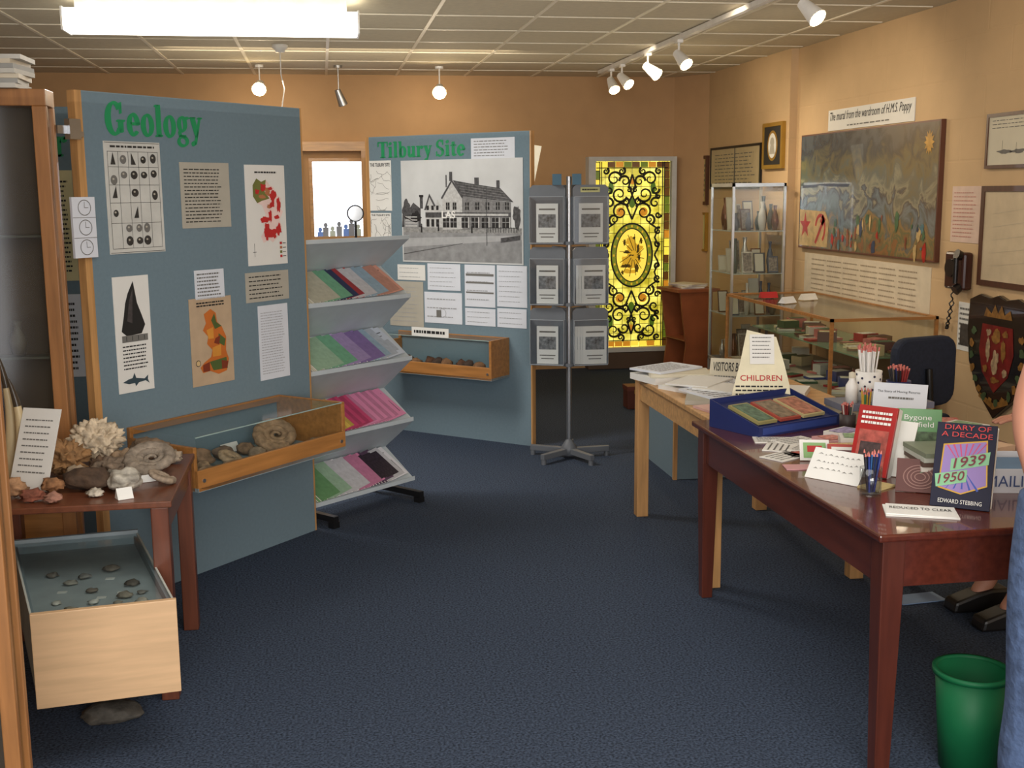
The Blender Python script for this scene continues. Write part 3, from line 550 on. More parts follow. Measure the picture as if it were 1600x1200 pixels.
for ti,(z0,z1) in enumerate(tiers):
    MB().cyl((0,0,z0),(0,0,z0+.02),.03,n=16).obj('tier_collar',GREYM,parent=ca); 
    for wi,(ang,xa,xb,lf) in enumerate(wings):
        rot=RZ(ang)
        pr=[(xa,z0),(xb,z0),(xb,z1-.02),(xb-.02,z1),(xa+.02,z1),(xa,z1-.02)]
        o=MB().prism(pr,'y',-.004,.004).obj('backing_panel',PG,parent=ca); o.matrix_local=rot
        o=MB().quadxz(xa+.006,z0+.012,xb-.006,z1-.07,-.036).obj('clear_pocket',PLASTIC,parent=ca); o.matrix_local=rot
        m=MB().box((xa+.006,-.036,z0+.008),(xb-.006,-.004,z0+.012)).box((xa+.004,-.036,z0+.012),(xa+.007,-.004,z1-.07)).box((xb-.007,-.036,z0+.012),(xb-.004,-.004,z1-.07)).box((xa+.006,-.037,z1-.072),(xb-.006,-.035,z1-.068))
        o=m.obj('pocket_rim',RIM,parent=ca); o.matrix_local=rot
        if lf:
            cnt=1 if (ti==2 or wi==1) else (3 if ti==1 else 4)
            for q in range(cnt):
                w_=.075 if wi==0 else .068
                o=MB().box((-w_,-.002,0),(w_,0,.235)).obj('leaflet',PAPER,label='white leaflet with photograph in clear pocket',cat='leaflet',group='leaflets in the carousel')
                MB().quadxz(-w_*.8,.09,w_*.8,.17,-.003,0).quadxz(-w_*.75,.195,w_*.75,.205,-.003,1).quadxz(-.04,.03,.04,.036,-.003,1).quadxz(-.05,.05,.05,.056,-.003,1).obj('printed_cover',[M('leaf_photo',(110,112,114),nz=.7,scale=50),GREYINK],parent=o)
                o.matrix_world=CC@rot@T((xa+xb)/2+(q-(cnt-1)/2)*.016,-.010-q*.005,z0+.014)
MB().box((-.10,-.02,1.69),(-.045,.02,1.755)).obj('top_box',M('teal_box',(50,90,110)),parent=ca); MB().box((.02,-.02,1.69),(.075,.02,1.755)).obj('top_box',M('teal_box',(50,90,110)),parent=ca)
o=MB().box((-.06,-.002,0),(.06,0,.03)).obj('price_label',M('label_yellowish',(190,188,130)),label='pale yellow label on top of the stand',cat='label',mat=CC@RZ(12)@T(.13,-.006,1.645)); lines(MB(),-.05,.05,.006,.026,1,y=-.003).obj('printed_text',INK,parent=o)
# ---------------------------------------------------------------- stained glass panel
sg=TH('stained_glass_panel','tall backlit yellow and green stained glass in white frame','stained glass',on(FB,2.41,.16))
W,Hh=.83,1.80; fr_=.045
MB().box((0,-.14,0),(fr_+.02,0,Hh)).box((W-fr_,-.14,0),(W,0,Hh)).box((fr_+.02,-.14,0),(W-fr_,0,.04)).box((fr_+.02,-.14,Hh-.04),(W-fr_,0,Hh)).box((fr_+.02,-.03,.04),(W-fr_,0,Hh-.04)).obj('frame',M('frame_grey_white',(196,196,192)),parent=sg)
def sgmat():
    m=bpy.data.materials.new('leaded_glass'); m.use_nodes=True; nt=m.node_tree; b=nt.nodes['Principled BSDF']
    tc=nt.nodes.new('ShaderNodeTexCoord'); sp=nt.nodes.new('ShaderNodeSeparateXYZ'); cb=nt.nodes.new('ShaderNodeCombineXYZ')
    nt.links.new(tc.outputs['Object'],sp.inputs[0]); nt.links.new(sp.outputs['X'],cb.inputs['X']); nt.links.new(sp.outputs['Z'],cb.inputs['Y'])
    br=nt.nodes.new('ShaderNodeTexBrick'); br.inputs['Scale'].default_value=1; br.inputs['Brick Width'].default_value=.085; br.inputs['Row Height'].default_value=.085; br.inputs['Mortar Size'].default_value=.0025; br.offset=0
    br.inputs['Color1'].default_value=rgb((250,236,120)); br.inputs['Color2'].default_value=rgb((226,210,84)); br.inputs['Mortar'].default_value=rgb((90,84,34))
    nt.links.new(cb.outputs[0],br.inputs['Vector'])
    n=nt.nodes.new('ShaderNodeTexNoise'); n.inputs['Scale'].default_value=7; n.inputs['Detail'].default_value=5; nt.links.new(tc.outputs['Object'],n.inputs[0])
    r=nt.nodes.new('ShaderNodeValToRGB'); r.color_ramp.elements[0].position=.38; r.color_ramp.elements[0].color=rgb((158,156,60)); r.color_ramp.elements[1].position=.62; r.color_ramp.elements[1].color=(1,1,1,1); nt.links.new(n.outputs[0],r.inputs[0])
    mx=nt.nodes.new('ShaderNodeMixRGB'); mx.blend_type='MULTIPLY'; mx.inputs[0].default_value=.85; nt.links.new(br.outputs['Color'],mx.inputs[1]); nt.links.new(r.outputs[0],mx.inputs[2])
    nt.links.new(mx.outputs[0],b.inputs['Base Color']); nt.links.new(mx.outputs[0],b.inputs['Emission Color']); b.inputs['Emission Strength'].default_value=1.3; b.inputs['Roughness'].default_value=.2
    return m
MB().box((fr_+.02,-.07,.04),(W-fr_,-.06,Hh-.04)).obj('leaded_glass',sgmat(),parent=sg)
cx=(fr_+.02+W-fr_)/2; hw=(W-2*fr_-.02)/2; cz=Hh/2
LEAD=M('lead_black',(26,24,14),.5); Yg=-.072
m=MB()
AM=[M('sg_brown',(110,70,22),.3,emit=.3),M('sg_green',(104,118,30),.3,emit=.5),M('sg_yellow',(236,206,70),.3,emit=1.0),M('sg_orange',(196,130,34),.3,emit=.7)]
nb=22
q=random.Random(5)
for side in (-1,1):
    for k in range(nb):
        z0=.045+k*(Hh-.09)/nb; z1=z0+(Hh-.09)/nb-.006
        xa=cx+side*(hw-.002); xb=cx+side*(hw-.050)
        m.quadxz(min(xa,xb),z0,max(xa,xb),z1,Yg,q.choice((1,0,1,3,2,1)))
for k in range(8):
    xa=cx-hw+.05+k*(2*hw-.1)/8
    for z0 in (.046,Hh-.094): m.quadxz(xa,z0,xa+(2*hw-.1)/8-.006,z0+.048,Yg,q.choice((0,3,2,1,0)))
m.obj('border_glass',AM,parent=sg)
m=MB()
def rib(pts,r): m.tube([(p[0],Yg-.002,p[1]) for p in pts],r,6)
for x in (cx-hw+.053,cx+hw-.053,cx-hw+.070,cx+hw-.070): rib([(x,.045),(x,Hh-.045)],.0045)
for z in (.10,Hh-.10): rib([(cx-hw+.02,z),(cx+hw-.02,z)],.0045)
for k in range(nb+1):
    z0=.045+k*(Hh-.09)/nb-.004
    for side in (-1,1): rib([(cx+side*(hw-.002),z0),(cx+side*(hw-.052),z0)],.003)
def spiral(x,z,r0,turns,a0,dirn,side):
    pts=[]
    for i in range(30):
        t=i/29; rr_=r0*(1-.85*t); a=a0+dirn*turns*2*pi*t; pts.append((x+side*rr_*math.cos(a),z+rr_*math.sin(a)))
    return pts
for sv in (-1,1):
    for sd in (-1,1):
        for (dx,dz,r0,tn,a0,dr) in [(.11,.40,.085,1.4,2.6,-1),(.12,.56,.075,1.5,-2.8,1),(.17,.70,.07,1.3,2.8,-1),(.07,.68,.055,1.3,0,1),(.17,.33,.05,1.4,-1.,1),(.22,.48,.05,1.2,1.0,1),(.22,.60,.04,1.2,0.2,-1),(.06,.49,.035,1.3,1.5,1),(.10,.77,.035,1.3,2,1),(.25,.22,.035,1.3,1,1),(.25,.10,.03,1.3,2,1),(.25,.37,.03,1.3,0,-1),(.03,.60,.025,1.2,1,1),(.25,.77,.03,1.3,2,1),(.25,.54,.025,1.3,2,1)]:
            p=spiral(cx+sd*dx,0,r0,tn,a0,dr,sd); rib([(a,cz+sv*(dz+b)) for a,b in p],[.012-.008*i/29 for i in range(30)])
        rib([(cx,cz+sv*.74),(cx+sd*.03,cz+sv*.64),(cx,cz+sv*.55),(cx+sd*.05,cz+sv*.45),(cx,cz+sv*.33)],.009)
        rib([(cx+sd*.22,cz),(cx+sd*.26,cz+sv*.08),(cx+sd*.22,cz+sv*.16),(cx+sd*.25,cz+sv*.24),(cx+sd*.16,cz+sv*.3)],.009)
m.obj('black_scrollwork',LEAD,parent=sg)
m=MB(); m.ring(cx,cz,.205,.30,.016,.016,y=Yg-.006,mi=0,n=48); m.ring(cx,cz,.19,.285,.035,.035,y=Yg-.005,mi=1,n=48); m.ring(cx,cz,.155,.25,.010,.010,y=Yg-.006,mi=0,n=48)
m.discxz(cx,cz,.15,.245,Yg-.004,2,40)
for k in range(20):
    a=2*pi*k/20; m.discxz(cx+.172*math.cos(a),cz+.267*math.sin(a),.009,.012,Yg-.0065,3,10)
for k,(dx,dz,r_,c_,sx,sz) in enumerate([(-.01,.13,.045,3,.9,1),(.02,.04,.075,3,1.1,1),(-.05,.03,.03,4,1,.5),(.06,.06,.02,4,.7,1.6),(.0,-.06,.07,3,1.2,.8),(-.05,-.10,.03,4,1.4,.5),(.05,-.12,.03,4,.7,1.4),(-.02,-.15,.035,3,1.6,.6),(.0,.0,.015,4,1.6,.5),(-.07,.12,.02,4,.6,1.5),(.07,-.02,.015,4,.8,2),(.02,.16,.012,4,1,1),(-.08,-.04,.02,3,.6,1.6),(.09,.13,.018,4,.6,1.5),(-.09,-.16,.015,4,1,1)]): blob(m,cx+dx,cz+dz,r_,Yg-.005-.0001*k,c_,k+71,sx,sz)
for k in range(12):
    a=k*.53; rib_p=[(cx+.03*math.cos(a)+.02,cz+.03*math.sin(a)*1.5),(cx+.12*math.cos(a+.3),cz+.2*math.sin(a+.3))]
    m.tube([(p[0],Yg-.0075,p[1]) for p in rib_p],.003,5,mi=0)
m.obj('oval_medallion',[LEAD,M('sg_olive',(120,128,34),.3,emit=.6),M('sg_pale_yellow',(236,206,80),.3,emit=1.0),M('sg_amber',(206,160,40),.3,emit=.7),M('sg_dark_olive',(96,76,20),.3,emit=.2)],parent=sg)
for sv in (-1,1):
    MB().discxz(cx,cz+sv*.48,.03,.045,Yg-.003,0).obj('green_glass_jewel',M('sg_green2',(80,110,30),.3,emit=.5),parent=sg)
    MB().discxz(cx,cz+sv*.68,.025,.03,Yg-.003).obj('amber_glass_jewel',AM[3],parent=sg)
    for sd in (-1,1): MB().discxz(cx+sd*.11,cz+sv*.40,.04,.04,Yg-.001).obj('amber_glass_jewel',AM[3],parent=sg); MB().discxz(cx+sd*.2,cz+sv*.62,.025,.06,Yg-.001).obj('green_glass_jewel',MC['sg_green2'],parent=sg)
MB().box((0,-.14,-.155),(W,0,-.005)).obj('base_box',M('base_brown',(86,66,50)),parent=sg)
o=MB().prism([(0,0),(.06,0),(.13,.33),(0,.35)],'y',-.003,.0).obj('white_pennant',M('pennant_glow',(250,240,214),.6,emit=.4),label='self-glowing tapering white notice on the wall',cat='notice',mat=on(FB,1.87,1.73,-.001))  # brightness put into the paper as emission; the notice is no lamp
MB().prism([(3.25,10.54),(3.47,10.54),(3.47,10.2)],'z',0,CH).obj('trim_3',WB,kind='structure')
# ---------------------------------------------------------------- timber portal and round mirror behind rack
pt=TH('timber_lintel_frame','pine doorway frame around the bright opening','frame',on(FB,-.24,0))
MB().box((0,-.10,2.02),(.66,-.0,2.10)).obj('lintel',PINE,parent=pt)
MB().box((0,-.10,0),(.06,0,2.02)).obj('post',PINEZ,parent=pt); MB().box((.60,-.10,0),(.66,0,2.02)).obj('post',PINEZ,parent=pt)
mr=TH('round_mirror','round mirror in dark rim on a thin stand','mirror',T(.25,8.9,0))
MB().cyl((0,.01,1.50),(0,-.01,1.50),.065,n=28).obj('rim',BLACK,parent=mr); MB().cyl((0,-.011,1.50),(0,-.014,1.50),.055,n=28).obj('mirror_face',CHROME,parent=mr)
MB().cyl((0,.012,.02),(0,.012,1.44),.01,n=10).lathe((0,.012,0),[(.0,0.0),(.13,0),(.13,.015),(.02,.03)],20).obj('stand',BLACK,parent=mr)
# ---------------------------------------------------------------- lectern cabinet
le=TH('wooden_lectern','reddish wooden shelf stand with curved side','stand',T(2.96,9.35,0)@RZ(8))
LW=M('lectern_wood',(146,82,50),.4,nz=.2,scale=5)
m=MB(); pr=[(0,0),(.30,0),(.30,.80),(0,.80),(.03,.55),(.06,.35),(.03,.12)]; m.prism(pr,'y',.0,.02).prism(pr,'y',.38,.40); m.obj('side_panel',LW,parent=le)
MB().box((-.03,-.02,.80),(.36,.42,.825)).box((.05,.02,.05),(.28,.38,.07)).box((.05,.02,.38),(.28,.38,.395)).obj('shelf',LW,parent=le)
for i in range(4): MB().box((-.1,-.14,0),(.1,.14,.008)).obj('paper_stack',[PAPER,CREAM][i%2],label='papers lying on the wooden stand',cat='papers',group='papers on the wooden stand',mat=T(3.10,9.58,.826+i*.009)@RZ(10*i))
bx=TH('brown_box','small dark red-brown wooden box on floor','box',T(2.26,8.42,0))
MB().box((0,0,0),(.14,.14,.17)).obj('body',M('box_redbrown',(96,46,32)),parent=bx,bevel=.004); MB().box((-.004,-.004,.14),(.144,.144,.175)).obj('lid',M('box_redbrown2',(110,54,38)),parent=bx); MB().box((.05,-.008,.12),(.09,-.002,.15)).obj('clasp',GOLD,parent=bx)
# ---------------------------------------------------------------- tall aluminium cabinet
AX=3.02
ac=TH('glass_showcase','tall glass showcase with aluminium edges full of objects','display case',T(AX,8.30,0))
W,D_,z1=.42,.50,1.70; m=MB()
for x in (0,W-.018):
    for y in (0,D_-.018): m.box((x,y,0),(x+.018,y+.018,z1))
for z in (.32,z1-.025): m.box((0,0,z),(W,.018,z+.025)).box((0,D_-.018,z),(W,D_,z+.025)).box((0,0,z),(.018,D_,z+.025)).box((W-.018,0,z),(W,D_,z+.025))
m.obj('frame',ALU,parent=ac)
MB().quadxz(.02,.34,W-.02,z1-.02,.007).add([(.007,.02,.34),(.007,D_-.02,.34),(.007,D_-.02,z1-.02),(.007,.02,z1-.02)],[(0,1,2,3)]).obj('glass',CASEG,parent=ac)
MB().box((.005,.005,.0),(W-.005,D_-.005,.32)).obj('base_panel',M('base_grey',(120,116,110)),parent=ac)
for z in (.7,1.02,1.34): MB().box((.01,.01,z),(W-.01,D_-.02,z+.006)).obj('shelf',M('shelf_edge',(180,190,186),.2,.3),parent=ac)
def vase(mb,x,y,z,r,h,mi=0): mb.lathe((x,y,z),[(0,0),(r*.6,0),(r,h*.35),(r*.8,h*.6),(r*.35,h*.8),(r*.5,h)],14,mi)
q=random.Random(12)
for z in (.345,.708,1.028,1.348):
    for k in range(12):
        x=AX+.055+(k%4)*.10+.02*((k//4)%2); y=8.35+.12*(k//4)+q.random()*.04; r=.022+.014*q.random(); h=.12+.15*q.random(); c=q.choice([(190,180,160),(110,70,50),(80,80,86),(200,194,180),(70,84,104),(60,70,60),(210,206,196)])
        if x>AX+.38: continue
        if q.random()<.5: vm=MB(); vase(vm,0,0,0,r,h); vm.obj('ornament',M('orn_%d'%c[0],c,.2,.6),label='small ornament on showcase shelf',cat='ornament',group='ornaments in the showcase',mat=T(x,y,z))
        else: MB().box((-.04,0,0),(.04,.008,h)).box((-.033,-.001,.01),(.033,0,h-.01),1).obj('picture_card',[M('orn_%d'%c[0],c,.4),[CREAM,M('card_photo_grey',(130,120,110),nz=.6,scale=60)][k%2]],label='small framed card on showcase shelf',cat='card',group='cards in the showcase',mat=T(x,y,z+.001)@RX(-12))
# ---------------------------------------------------------------- glass counter
gc=TH('glass_counter','low wide glass-topped display counter with oak edging','display case',T(2.84,6.15,0))
W,D_,z1=.66,1.75,.92
MB().box((0,0,0),(W,D_,.46)).obj('base',OAK,parent=gc); m=MB(); e=.018
for x in (0,W-e):
    for y in (0,D_-e): m.box((x,y,.46),(x+e,y+e,z1))
m.box((0,0,z1-e),(W,e,z1)).box((0,D_-e,z1-e),(W,D_,z1)).box((0,0,z1-e),(e,D_,z1)).box((W-e,0,z1-e),(W,D_,z1)); m.obj('frame',OAK,parent=gc)
MB().quadxz(e,.46,W-e,z1-e,.006).add([(.006,e,.46),(.006,D_-e,.46),(.006,D_-e,z1-e),(.006,e,z1-e)],[(0,1,2,3)]).add([(e,e,z1-.005),(W-e,e,z1-.005),(W-e,D_-e,z1-.005),(e,D_-e,z1-.005)],[(0,1,2,3)]).obj('glass',CASEG,parent=gc)
MB().box((.03,.03,.461),(W-.01,D_-.01,.466)).obj('case_lining',M('lining_pale',(150,140,118),.9),parent=gc)
MB().box((.20,.012,.68),(W-.01,D_-.01,.688)).obj('shelf',M('shelf_glass_green',(112,140,112),.15),parent=gc)
cs=[(150,40,36),(60,90,60),(50,60,110),(196,180,140),(120,90,60),(186,110,100),(90,60,50),(200,196,180)]
for k in range(70):
    zz=.467 if k%2 else .689; x=(2.92 if k%2 else 3.10)+q.random()*(.46 if k%2 else .30); y=6.25+(k/70)*1.55; c=q.choice(cs); hh=.012+.05*(k%3==0)
    MB().box((-.06,-.045,0),(.06,.045,hh)).box((-.05,-.035,hh),(.05,.035,hh+.002),1).obj('display_item',[M('item_%d'%c[0],c,.5),CREAM if k%4==1 else M('item_face_%d'%(k%5),cs[(k+3)%8],nz=.4,scale=60)],label='small boxed exhibit inside the glass counter',cat='exhibit',group='exhibits in the counter',mat=T(x,y,zz)@RZ(q.uniform(-30,30)))
for i,(x,y,c) in enumerate([(3.0,7.5,(180,40,40)),(3.2,7.3,(230,225,215)),(2.98,7.12,(235,235,235))]):
    MB().prism([(-.03,0),(.03,0),(0,.04)],'x',-.06,.06).obj('folded_notice',M('tent_%d'%i,c,.6),label='small folded notice on top of the counter',cat='notice',mat=T(x,y,z1+.001)@RZ(15*i))
pl=TH('blue_plinth','grey-blue plinth with pale wooden edges','plinth',T(1.96,6.25,0))
MB().box((.0,0,0),(.45,.55,.53)).obj('body',BOARD,parent=pl); MB().box((-.01,-.01,0),(.012,.012,.53)).box((-.01,.54,0),(.012,.56,.53)).box((-.01,-.01,.53),(.46,.56,.55)).obj('edge_trim',PINEZ,parent=pl)
# ---------------------------------------------------------------- right wall items
mu=sheet(FR,2.35,1.225,4.31,2.04,'wall_mural','large painted seascape mural in dark blues and browns','painting',M('mural_edge',(92,52,34),.5),off=.001,th=.03)
def muralmat():
    m=bpy.data.materials.new('mural_paint'); m.use_nodes=True; nt=m.node_tree; b=nt.nodes['Principled BSDF']; b.inputs['Roughness'].default_value=.2; b.inputs['Coat Weight'].default_value=.6
    tc=nt.nodes.new('ShaderNodeTexCoord'); sp=nt.nodes.new('ShaderNodeSeparateXYZ'); nt.links.new(tc.outputs['Object'],sp.inputs[0])
    n=nt.nodes.new('ShaderNodeTexNoise'); n.inputs['Scale'].default_value=5; n.inputs['Detail'].default_value=10; n.inputs['Distortion'].default_value=1.4; nt.links.new(tc.outputs['Object'],n.inputs[0])
    a=nt.nodes.new('ShaderNodeMath'); a.operation='MULTIPLY_ADD'; a.inputs[1].default_value=.8; nt.links.new(n.outputs[0],a.inputs[0])
    d=nt.nodes.new('ShaderNodeMath'); d.operation='MULTIPLY_ADD'; d.inputs[1].default_value=1.0; d.inputs[2].default_value=-.23; nt.links.new(sp.outputs['Z'],d.inputs[0]); nt.links.new(d.outputs[0],a.inputs[2])
    r=nt.nodes.new('ShaderNodeValToRGB'); e=r.color_ramp.elements; e[0].position=.12; e[0].color=rgb((96,80,54)); e[1].position=1; e[1].color=rgb((84,96,104))
    for p,c in [(.18,(136,86,60)),(.24,(64,92,74)),(.30,(140,112,76)),(.36,(54,84,96)),(.44,(96,124,142)),(.52,(38,62,84)),(.57,(140,144,130)),(.65,(90,106,108)),(.75,(106,106,88)),(.88,(58,72,84))]:
        x=e.new(p); x.color=rgb(c)
    nt.links.new(a.outputs[0],r.inputs[0])
    n2=nt.nodes.new('ShaderNodeTexNoise'); n2.inputs['Scale'].default_value=2.2; n2.inputs['Detail'].default_value=8; nt.links.new(tc.outputs['Object'],n2.inputs[0])
    a2=nt.nodes.new('ShaderNodeMath'); a2.operation='MULTIPLY_ADD'; a2.inputs[1].default_value=.36; a2.inputs[2].default_value=.0; nt.links.new(sp.outputs['X'],a2.inputs[0])
    a3=nt.nodes.new('ShaderNodeMath'); a3.operation='MULTIPLY'; a3.use_clamp=True; nt.links.new(a2.outputs[0],a3.inputs[0]); nt.links.new(n2.outputs[0],a3.inputs[1])
    mx=nt.nodes.new('ShaderNodeMixRGB'); nt.links.new(a3.outputs[0],mx.inputs[0]); nt.links.new(r.outputs[0],mx.inputs[1]); mx.inputs[2].default_value=rgb((150,124,74))
    nt.links.new(mx.outputs[0],b.inputs['Base Color']); return m
m=MB().quadxz(.01,.01,1.95,.805,-.031).obj('painted_surface',muralmat(),parent=mu)
m=MB(); y=-.0325
m.polyxz([(.02,.02),(.50,.02),(.52,.20),(.46,.27),(.02,.28)],y,2)
m.polyxz([(.12+(.10 if i%2==0 else .04)*math.sin(2*pi*i/10),.165+(.10 if i%2==0 else .04)*math.cos(2*pi*i/10)) for i in range(10)],y-.0005,0)
m.ring(.38,.15,.09,.105,.024,.026,-60,170,y=y-.0005,mi=0); m.polyxz([(.29,.05),(.315,.035),(.445,.2),(.42,.22)],y-.0005,0); m.polyxz([(.375,.20),(.42,.255),(.47,.215),(.42,.165)],y-.0005,0)
qq=random.Random(4)
for i in range(46):
    x=.56+qq.random()*1.34; z_=.03+qq.random()*.24*(1-.4*abs(x-1.3)); blob(m,x,z_,qq.uniform(.010,.03),y-.0005-.00002*i,[0,1,3,4,2,3,6,1][i%8],i+200,qq.uniform(.4,1.0),qq.uniform(.8,2.2),n=14)
m.polyxz([(1.84+(.06 if i%2==0 else .035)*math.sin(2*pi*i/24),.69+(.075 if i%2==0 else .045)*math.cos(2*pi*i/24)) for i in range(24)],y,5)
m.polyxz([(.05,.435),(.3,.44),(.32,.455),(.45,.445),(.8,.44),(.82,.46),(.5,.465),(.05,.455)],y,6)
m.obj('painted_symbols',[M('mural_red',(170,40,32),.3,nz=.3,scale=20),M('mural_green',(70,98,68),.3,nz=.4,scale=20),M('mural_cream',(186,158,108),.3,nz=.25,scale=20),M('mural_rust',(130,74,50),.3,nz=.4,scale=20),M('mural_teal',(78,112,118),.3,nz=.4,scale=20),M('mural_yellow',(180,136,50),.3,nz=.3,scale=20),M('mural_navy',(50,62,84),.3,nz=.3,scale=20)],parent=mu)
o=sheet(FR,2.745,2.05,3.95,2.19,'mural_sign','white caption sign above the mural','sign',PAPER,th=.006)
txt('The mural from the wardroom of H.M.S. Poppy',.03,.05,1.14,.075,-.0075,INK,o,bold=.0,shear=.3)
lines(MB(),.3,.9,.018,.034,1,y=-.0075,seed=4,ragged=0).obj('printed_text',GREYINK,parent=o)
o=textsheet(FR,2.41,.90,4.23,1.19,'wide white typed panel under the mural',M('text_panel',(204,190,166),.8),7,91,ink=M('ink_soft',(160,144,122)),cols=6,fill=.25,off=0)
def picframe(u0,z0,u1,z1,label,fm,inner,bw=.02,extra=None,th=.02):
    o=TH('framed_picture',label,'picture',on(FR,u0,z0)); w=u1-u0;h=z1-z0
    MB().box((0,-th,0),(w,0,bw)).box((0,-th,h-bw),(w,0,h)).box((0,-th,bw),(bw,0,h-bw)).box((w-bw,-th,bw),(w,0,h-bw)).obj('frame',fm,parent=o)
    MB().box((bw,-th+.006,bw),(w-bw,0,h-bw)).obj('picture',inner,parent=o)
    if extra:
        m=MB(); extra(m,w,h,-th+.005); m.obj('printed_picture',extra.mats,parent=o)
    return o
BR=wood('frame_brown',(78,44,26),.4,axis=2)
def ex(m,w,h,y): m.discxz(w/2,h/2,w*.26,h*.33,y,0); m.discxz(w/2,h/2,w*.2,h*.27,y-.001,1); m.discxz(w/2,h*.58,w*.1,h*.1,y-.002,2); m.polyxz([(w*.36,h*.32),(w*.64,h*.32),(w*.58,h*.52),(w*.42,h*.52)],y-.0015,2)
ex.mats=[GOLD,PAPER,BEIGE]; picframe(1.72,1.81,2.12,2.16,'black picture in gilt frame with white cameo portrait',GOLD,M('velvet_black',(22,22,26)),.03,ex,th=.09)
def ex2(m,w,h,y): lines(m,w*.1,w*.9,h*.1,h*.85,9,y=y,seed=8,fill=.25); m.quadxz(w*.5,h*.05,w*.52,h*.95,y)
ex2.mats=[GREYINK]; picframe(.45,1.66,1.66,2.02,'dark framed certificate on the wall',BLACK,M('cert_tan',(186,170,136)),.02,ex2,th=.08)
def ex2(m,w,h,y): lines(m,w*.15,w*.85,h*.15,h*.85,7,y=y,seed=18)
ex2.mats=[GREYINK]; picframe(.12,1.52,.38,1.96,'narrow dark framed print in the corner',BR,M('print_yellowish',(190,176,120)),.03,ex2,th=.09)
picframe(.12,1.1,.38,1.45,'small framed yellowish print low in the corner',GOLD,M('print_yellowish2',(200,190,130)),.02,None,th=.09)
def ex3(m,w,h,y):
    blob(m,w*.35,h*.3,.04,y,0,81,1.6,.25); blob(m,w*.6,h*.3,.04,y,0,82,1.5,.25); m.quadxz(w*.3,h*.25,w*.305,h*.5,y); m.quadxz(w*.55,h*.25,w*.555,h*.45,y); lines(m,w*.1,w*.9,h*.7,h*.9,3,y=y,seed=9,fill=.2)
ex3.mats=[GREYINK]; picframe(4.75,1.75,5.25,2.035,'dark framed ship sketch on the wall',BR,CREAM,.018,ex3)
def ex4(m,w,h,y): 
    for k in range(5): m.polyxz([(w*.15,h*(.2+.13*k)),(w*.8,h*(.3+.13*k)),(w*.8,h*(.305+.13*k)),(w*.15,h*(.205+.13*k))],y)
ex4.mats=[M('chart_faint',(186,172,146))]; picframe(4.74,1.13,5.5,1.66,'large brown framed chart on the wall',BR,M('chart_cream',(196,178,148),.6),.03,ex4)
textsheet(FR,4.42,1.35,4.71,1.66,'pink typed notice on the wall',M('paper_pinkish',(210,184,168)),12,93,ink=M('ink_reddish',(186,130,118)),fill=.25)
o=textsheet(FR,4.55,.75,4.78,1.02,'white notice with small photograph on the wall',PAPER,8,94,ink=GREYINK)
MB().quadxz(.03,.03,.13,.15,-.0045).obj('printed_photo',M('dark_photo',(60,54,50),nz=.4,scale=40),parent=o)
pn=TH('wall_telephone','old dark brown wall telephone with coiled cord','telephone',on(FR,4.47,1.09))
PB=M('bakelite',(62,34,28),.25); PH=M('bakelite_dark',(26,22,22),.25)
MB().box((0,-.06,0),(.20,0,.21)).obj('body',PB,parent=pn,bevel=.015)
MB().cyl((.08,-.062,.12),(.08,-.075,.12),.05,n=24).obj('dial',PH,parent=pn)
MB().cyl((.165,-.085,.04),(.165,-.085,.18),.014,n=12).cyl((.165,-.085,.0),(.165,-.055,.02),.03,.025,n=16).cyl((.165,-.085,.2),(.165,-.055,.19),.03,.025,n=16).obj('handset',PH,parent=pn)
pts=[( .06-.05*math.sin(i/60*pi)+.008*math.cos(i*1.3), -.03+.008*math.sin(i*1.3), -.23*math.sin(i/60*pi*.9)) for i in range(61)]
MB().tube(pts,.004,6).obj('cord',PH,parent=pn)
sh=TH('crest_shield','glossy black shield with red and gold painted crest','shield',on(FR,4.70,.43,-.002))
out=[(.0,.62),(.10,.655),(.20,.64),(.27,.66),(.34,.64),(.44,.655),(.56,.62),(.57,.45),(.55,.28),(.46,.13),(.28,0),(.11,.13),(.02,.28),(-.01,.45)]
MB().prism(out,'y',-.03,0).obj('shield_body',M('shield_black',(24,20,22),.15,coat=.6),parent=sh,bevel=.004)
m=MB(); y=-.0322
m.polyxz([(.14,.50),(.42,.50),(.44,.36),(.40,.24),(.28,.14),(.16,.24),(.12,.36)],y,0)
m.polyxz([(.15,.54),(.41,.54),(.39,.59),(.34,.56),(.31,.61),(.28,.565),(.25,.61),(.22,.56),(.17,.59)],y,1)
for k in range(16):
    a=math.radians(-200+k*14.6); blob(m,.28+.235*math.cos(a),.36+.27*math.sin(a),.022,y-.0003-.00005*k,1 if k%2 else 3,k+330,1,1,n=10)
for k,(dx,dz,r_,c_,sx,sz) in enumerate([(0,.10,.04,1,1,1),(-.07,.03,.035,2,.6,1.6),(.07,.03,.035,1,.6,1.6),(0,-.04,.045,2,.7,1.3),(-.07,.12,.02,2,1,1),(.08,.12,.02,1,1,1),(0,-.13,.025,1,1.5,.6),(-.09,-.08,.02,1,1,1),(.09,-.08,.02,2,1,1)]): blob(m,.28+dx,.34+dz,r_,y-.002-.0001*k,c_,k+300,sx,sz)
m.polyxz([(.14,.10),(.28,.05),(.42,.10),(.41,.125),(.28,.085),(.15,.125)],y,1)
m.obj('painted_crest',[M('crest_red',(110,24,24),.3,nz=.3,scale=20),M('crest_gold',(146,104,50),.4,.3,nz=.4,scale=40),M('crest_cream',(160,136,106),.4,nz=.4,scale=40),M('crest_green',(60,80,50),.4,nz=.3)],parent=sh)
